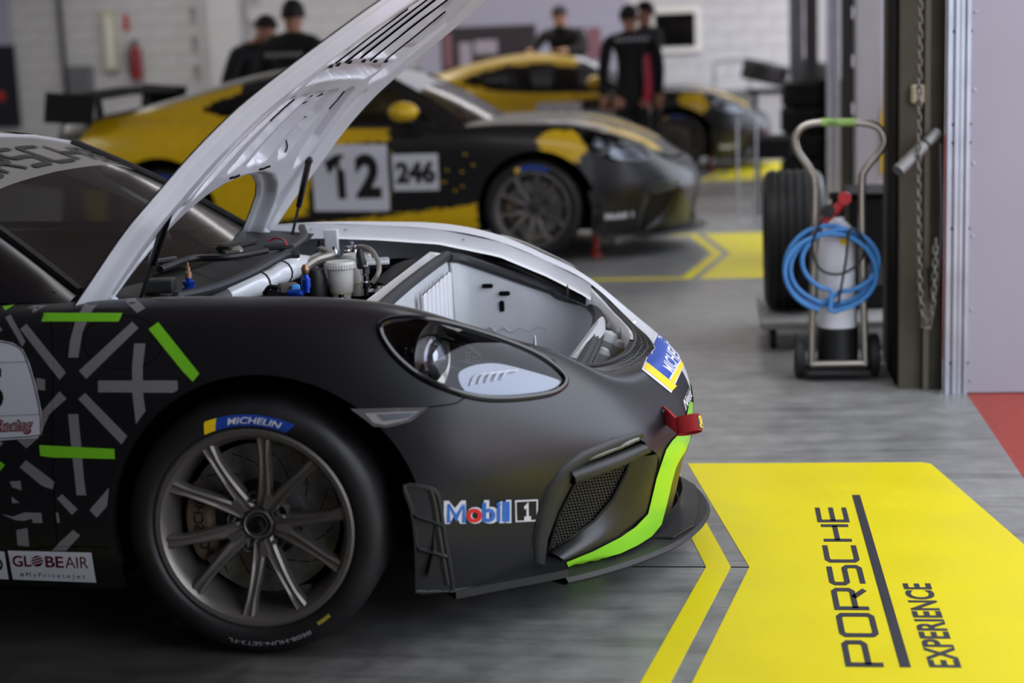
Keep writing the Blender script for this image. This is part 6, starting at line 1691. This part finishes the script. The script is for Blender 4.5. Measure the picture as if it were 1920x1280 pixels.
# flat dolly behind with a standing wheel and a crate
dl = tag(empty('flat_dolly', (1.60, 4.15, 0)), 'flat grey board dolly on castors behind the bottle trolley', 'dolly')
loc_own(MB().box((1.60, 4.15, .12), (.66, .78, .035), bev=.006).build('deck', M['dollygrey']), dl)
for x, y in ((1.33, 3.85), (1.87, 3.85), (1.33, 4.45), (1.87, 4.45)): loc_own(MB().lathe([(0, -.014), (.045, -.014), (.05, -.006), (.05, .006), (.045, .014), (0, .014)], 14, Matrix.Translation((x, y, .0505)) @ Matrix.Rotation(PI / 2, 4, 'Y')).build('castor', M['black']), dl)
def tyre(label, T, group=None, w=.27, R=.325, rim=True, nm='spare_wheel'):
    b = MB(); h = w / 2; prof = [(.225, -h + .02), (.25, -h), (R - .035, -h), (R - .010, -h + .015), (R, -h + .04)]
    for q in np.linspace(-h + .06, h - .06, 5): prof += [(R, q - .008), (R - .008, q - .004), (R - .008, q + .004), (R, q + .008)]
    prof += [(R, h - .04), (R - .010, h - .015), (R - .035, h), (.25, h), (.225, h - .02)]
    o = tag(b.lathe(prof, 44, T).build(nm, M['tyre']), label, 'wheel' if rim else 'tyre', group)
    if rim: MB().lathe([(.225, -h + .03), (.20, -h + .06), (.20, h - .06), (.225, h - .03)], 36, T).lathe([(0, -.02), (.20, -.02), (.20, .02), (0, .02)], 36, T).build('rim', M['rim'], o)
    return o
tyre('black wheel standing upright on the dolly, tread towards the viewer', Matrix.Translation((1.435, 4.16, .4625)) @ Matrix.Rotation(PI / 2, 4, 'Y'))
cr = tag(MB().box((1.80, 4.28, .40), (.22, .42, .52), bev=.01).build('crate', M['black']), 'black crate on the dolly behind the gas bottle', 'crate')
MB().box((1.80, 4.06, .30), (.12, .008, .10), bev=.004).build('crate_label', M['greyprint'], cr); MB().box((1.80, 4.28, .668), (.24, .44, .02), bev=.006).build('crate_lid', M['blackmat'], cr)
# stacked tyres, trestle and stands far back
for k_ in range(4):
    tyre(['bottom', 'second', 'third', 'topmost'][k_] + ' tyre of the black stack beside the far door posts' , Matrix.Translation((1.93 + .01 * (k_ % 2), 12.0, .12 + .24 * k_)), 'stacked tyres by the far doors', .24, .29, False, 'tyre')
ts = tag(empty('trestle', (1.50, 9.6, 0)), 'low dark trestle with thin legs before the tyre stack', 'trestle')
loc_own(MB().box((1.50, 9.6, .52), (.30, .5, .16), bev=.02).build('trestle_top', M['blackmat']), ts)
for x in (1.38, 1.62):
    for y in (9.4, 9.8): loc_own(MB().box((x, y, .22), (.035, .035, .44)).build('leg', M['blackmat']), ts)
sf = tag(empty('barrier_stand', (1.30, 9.0, 0)), 'thin grey wire stand in front of the dark trestle', 'stand')
for x in (1.22, 1.36): loc_own(MB().tube([(x, 9.0, 0), (x, 9.0, .78)], .008, 6).build('post', M['steel']), sf)
for z in (.25, .76): loc_own(MB().tube([(1.22, 9.0, z), (1.36, 9.0, z)], .006, 6).build('rung', M['steel']), sf)
fr = tag(empty('folding_frame', (1.25, 17.2, 0)), 'grey tubular frame standing below the wall screen', 'frame')
loc_own(MB().tube(catmull([(1.02, 17.2, .3), (1.02, 17.2, .95), (1.08, 17.2, 1.06), (1.38, 17.2, 1.06), (1.45, 17.2, .95), (1.45, 17.2, .3)], 5), .02, 8).build('hoop', M['steel']), fr)
loc_own(MB().box((1.24, 17.3, .55), (.5, .4, .35), bev=.02).build('tray', M['greypanel']), fr)
for x in (1.02, 1.45): loc_own(MB().tube([(x, 17.3, 0), (x, 17.3, .4)], .02, 8).build('leg', M['steel']), fr)
for k_, (x, z, rr) in enumerate(((1.62, 1.05, .28), (2.22, 1.0, .28))):
    tyre(['tilted tyre heap on the left, resting behind the stack', 'tilted tyre heap on the right, resting behind the stack'][k_], Matrix.Translation((x, 16.6, z - (.13 if z > 1.02 else .085))) @ Matrix.Rotation(.25, 4, 'Y'), None, .24, rr, False, 'tyre')
rk = tag(empty('rack', (1.9, 16.6, 0)), 'dark low rack carrying two tilted tyres', 'rack')
loc_own(MB().box((1.9, 16.6, .70), (1.0, .6, .05)).build('shelf', M['blackmat']), rk)
for x in (1.5, 2.3): loc_own(MB().box((x, 16.6, .34), (.05, .5, .68)).build('leg', M['blackmat']), rk)

# ------------------------------------------------------------------ on the back wall
YW = Y1 - .03
def W(px, py, y=None): return Vector(un(px, py, Y=y or YW))
def wall_box(name, x0, y0, x1, y1, d, m, label, cat, bev=.01):
    a = W(x0, y0); b = W(x1, y1); return tag(MB().box(((a.x + b.x) / 2, YW - d / 2, (a.z + b.z) / 2), (abs(b.x - a.x), d, abs(a.z - b.z)), bev=bev).build(name, M[m]), label, cat)
o = wall_box('wall_light', 191, 20, 224, 133, .08, 'creamframe', 'tall white light panel with a cream frame on the block wall', 'wall light'); a = W(200, 30); b = W(219, 125)
MB().box(((a.x + b.x) / 2, YW - .085, (a.z + b.z) / 2), (b.x - a.x, .02, a.z - b.z), bev=.004).build('panel_face', M['capwhite'], o)
wall_box('safety_sign', 231, 28, 243, 58, .008, 'redjack2', 'small red sign above the fire extinguisher', 'sign', .0)
a = W(256, 66); b = W(256, 150); zt, zb = a.z, b.z; ex = tag(empty('fire_extinguisher', (a.x, YW - .10, zb)), 'red fire extinguisher hanging on the white block wall', 'fire extinguisher')
T = Matrix.Translation((a.x, YW - .10, zb))
loc_own(MB().lathe([(0, 0), (.078, 0), (.082, .02), (.082, .38), (.07, .44), (.03, .47), (.022, .50), (0, .50)], 22, T).build('cylinder', M['extred']), ex)
loc_own(MB().box((a.x, YW - .10, zb + .53), (.035, .12, .05), bev=.008).build('valve_handle', M['black']), ex)
loc_own(MB().tube(catmull([(a.x - .02, YW - .12, zb + .51), (a.x - .11, YW - .13, zb + .45), (a.x - .105, YW - .12, zb + .2), (a.x - .09, YW - .12, zb + .08)], 5), .013, 6).build('hose', M['black']), ex)
wall_box('meter_cabinet', 132, 124, 181, 200, .16, 'cabgrey', 'grey metal cabinet low on the block wall beside the black pipe', 'cabinet')
a, b = W(117, -20), W(131, 215); tag(MB().tube([(b.x, YW - .05, 3.7), (b.x, YW - .05, .05)], .035, 8).build('wall_pipe', M['pipegrey']), 'dark vertical pipe on the white block wall', 'pipe')
a = W(-70, -40); b = W(36, 238); bn = tag(MB().box(((a.x + b.x) / 2, YW - .03, (a.z + b.z) / 2), (b.x - a.x, .02, a.z - b.z)).build('banner', M['bannerlilac']), 'lilac topped dark banner at the far left of the wall', 'banner')
c = W(30, 84); MB().box(((a.x + c.x) / 2, YW - .043, (c.z + b.z) / 2), (c.x - a.x - .02, .006, c.z - b.z)).build('banner_picture', M['navy'], bn); q = W(3, 180)
MB().lathe([(0, -.004), (.06, -.003), (.07, 0)], 20, Matrix.Translation((q.x, YW - .048, q.z)) @ Matrix.Rotation(-PI / 2, 4, 'X') @ Matrix.Scale(1, 4)).build('banner_dot', M['redjack2'], bn)
a = W(775, -60); b = W(1178, 130); bn2 = tag(MB().box(((a.x + b.x) / 2, YW - .03, (a.z + b.z) / 2), (b.x - a.x, .02, a.z - b.z)).build('banner', M['bannerlilac']), 'wide lilac banner with a dark picture band behind the farthest car', 'banner')
a = W(826, 52); b = W(1008, 130); MB().box(((a.x + b.x) / 2, YW - .043, (a.z + b.z) / 2), (b.x - a.x, .006, a.z - b.z)).build('banner_picture', M['bannerdark'], bn2)
for (x0, x1, y0, y1, m) in ((832, 850, 62, 125, 'bannerpink'), (862, 886, 80, 125, 'bannerpale'), (890, 934, 76, 100, 'bannerpale'), (1100, 1128, 52, 110, 'bannerpink'), (1076, 1096, 52, 110, 'bannerdark')):
    a = W(x0, y0); b = W(x1, y1); MB().box(((a.x + b.x) / 2, YW - .050, (a.z + b.z) / 2), (b.x - a.x, .006, a.z - b.z)).build('banner_figure', M[m], bn2)
tv = wall_box('wall_screen', 1217, 14, 1316, 98, .06, 'capwhite', 'black wall screen in a white frame', 'screen'); a = W(1228, 26); b = W(1304, 86)
MB().box(((a.x + b.x) / 2, YW - .065, (a.z + b.z) / 2), (b.x - a.x, .02, a.z - b.z)).build('screen_glass', M['glossblack'], tv)
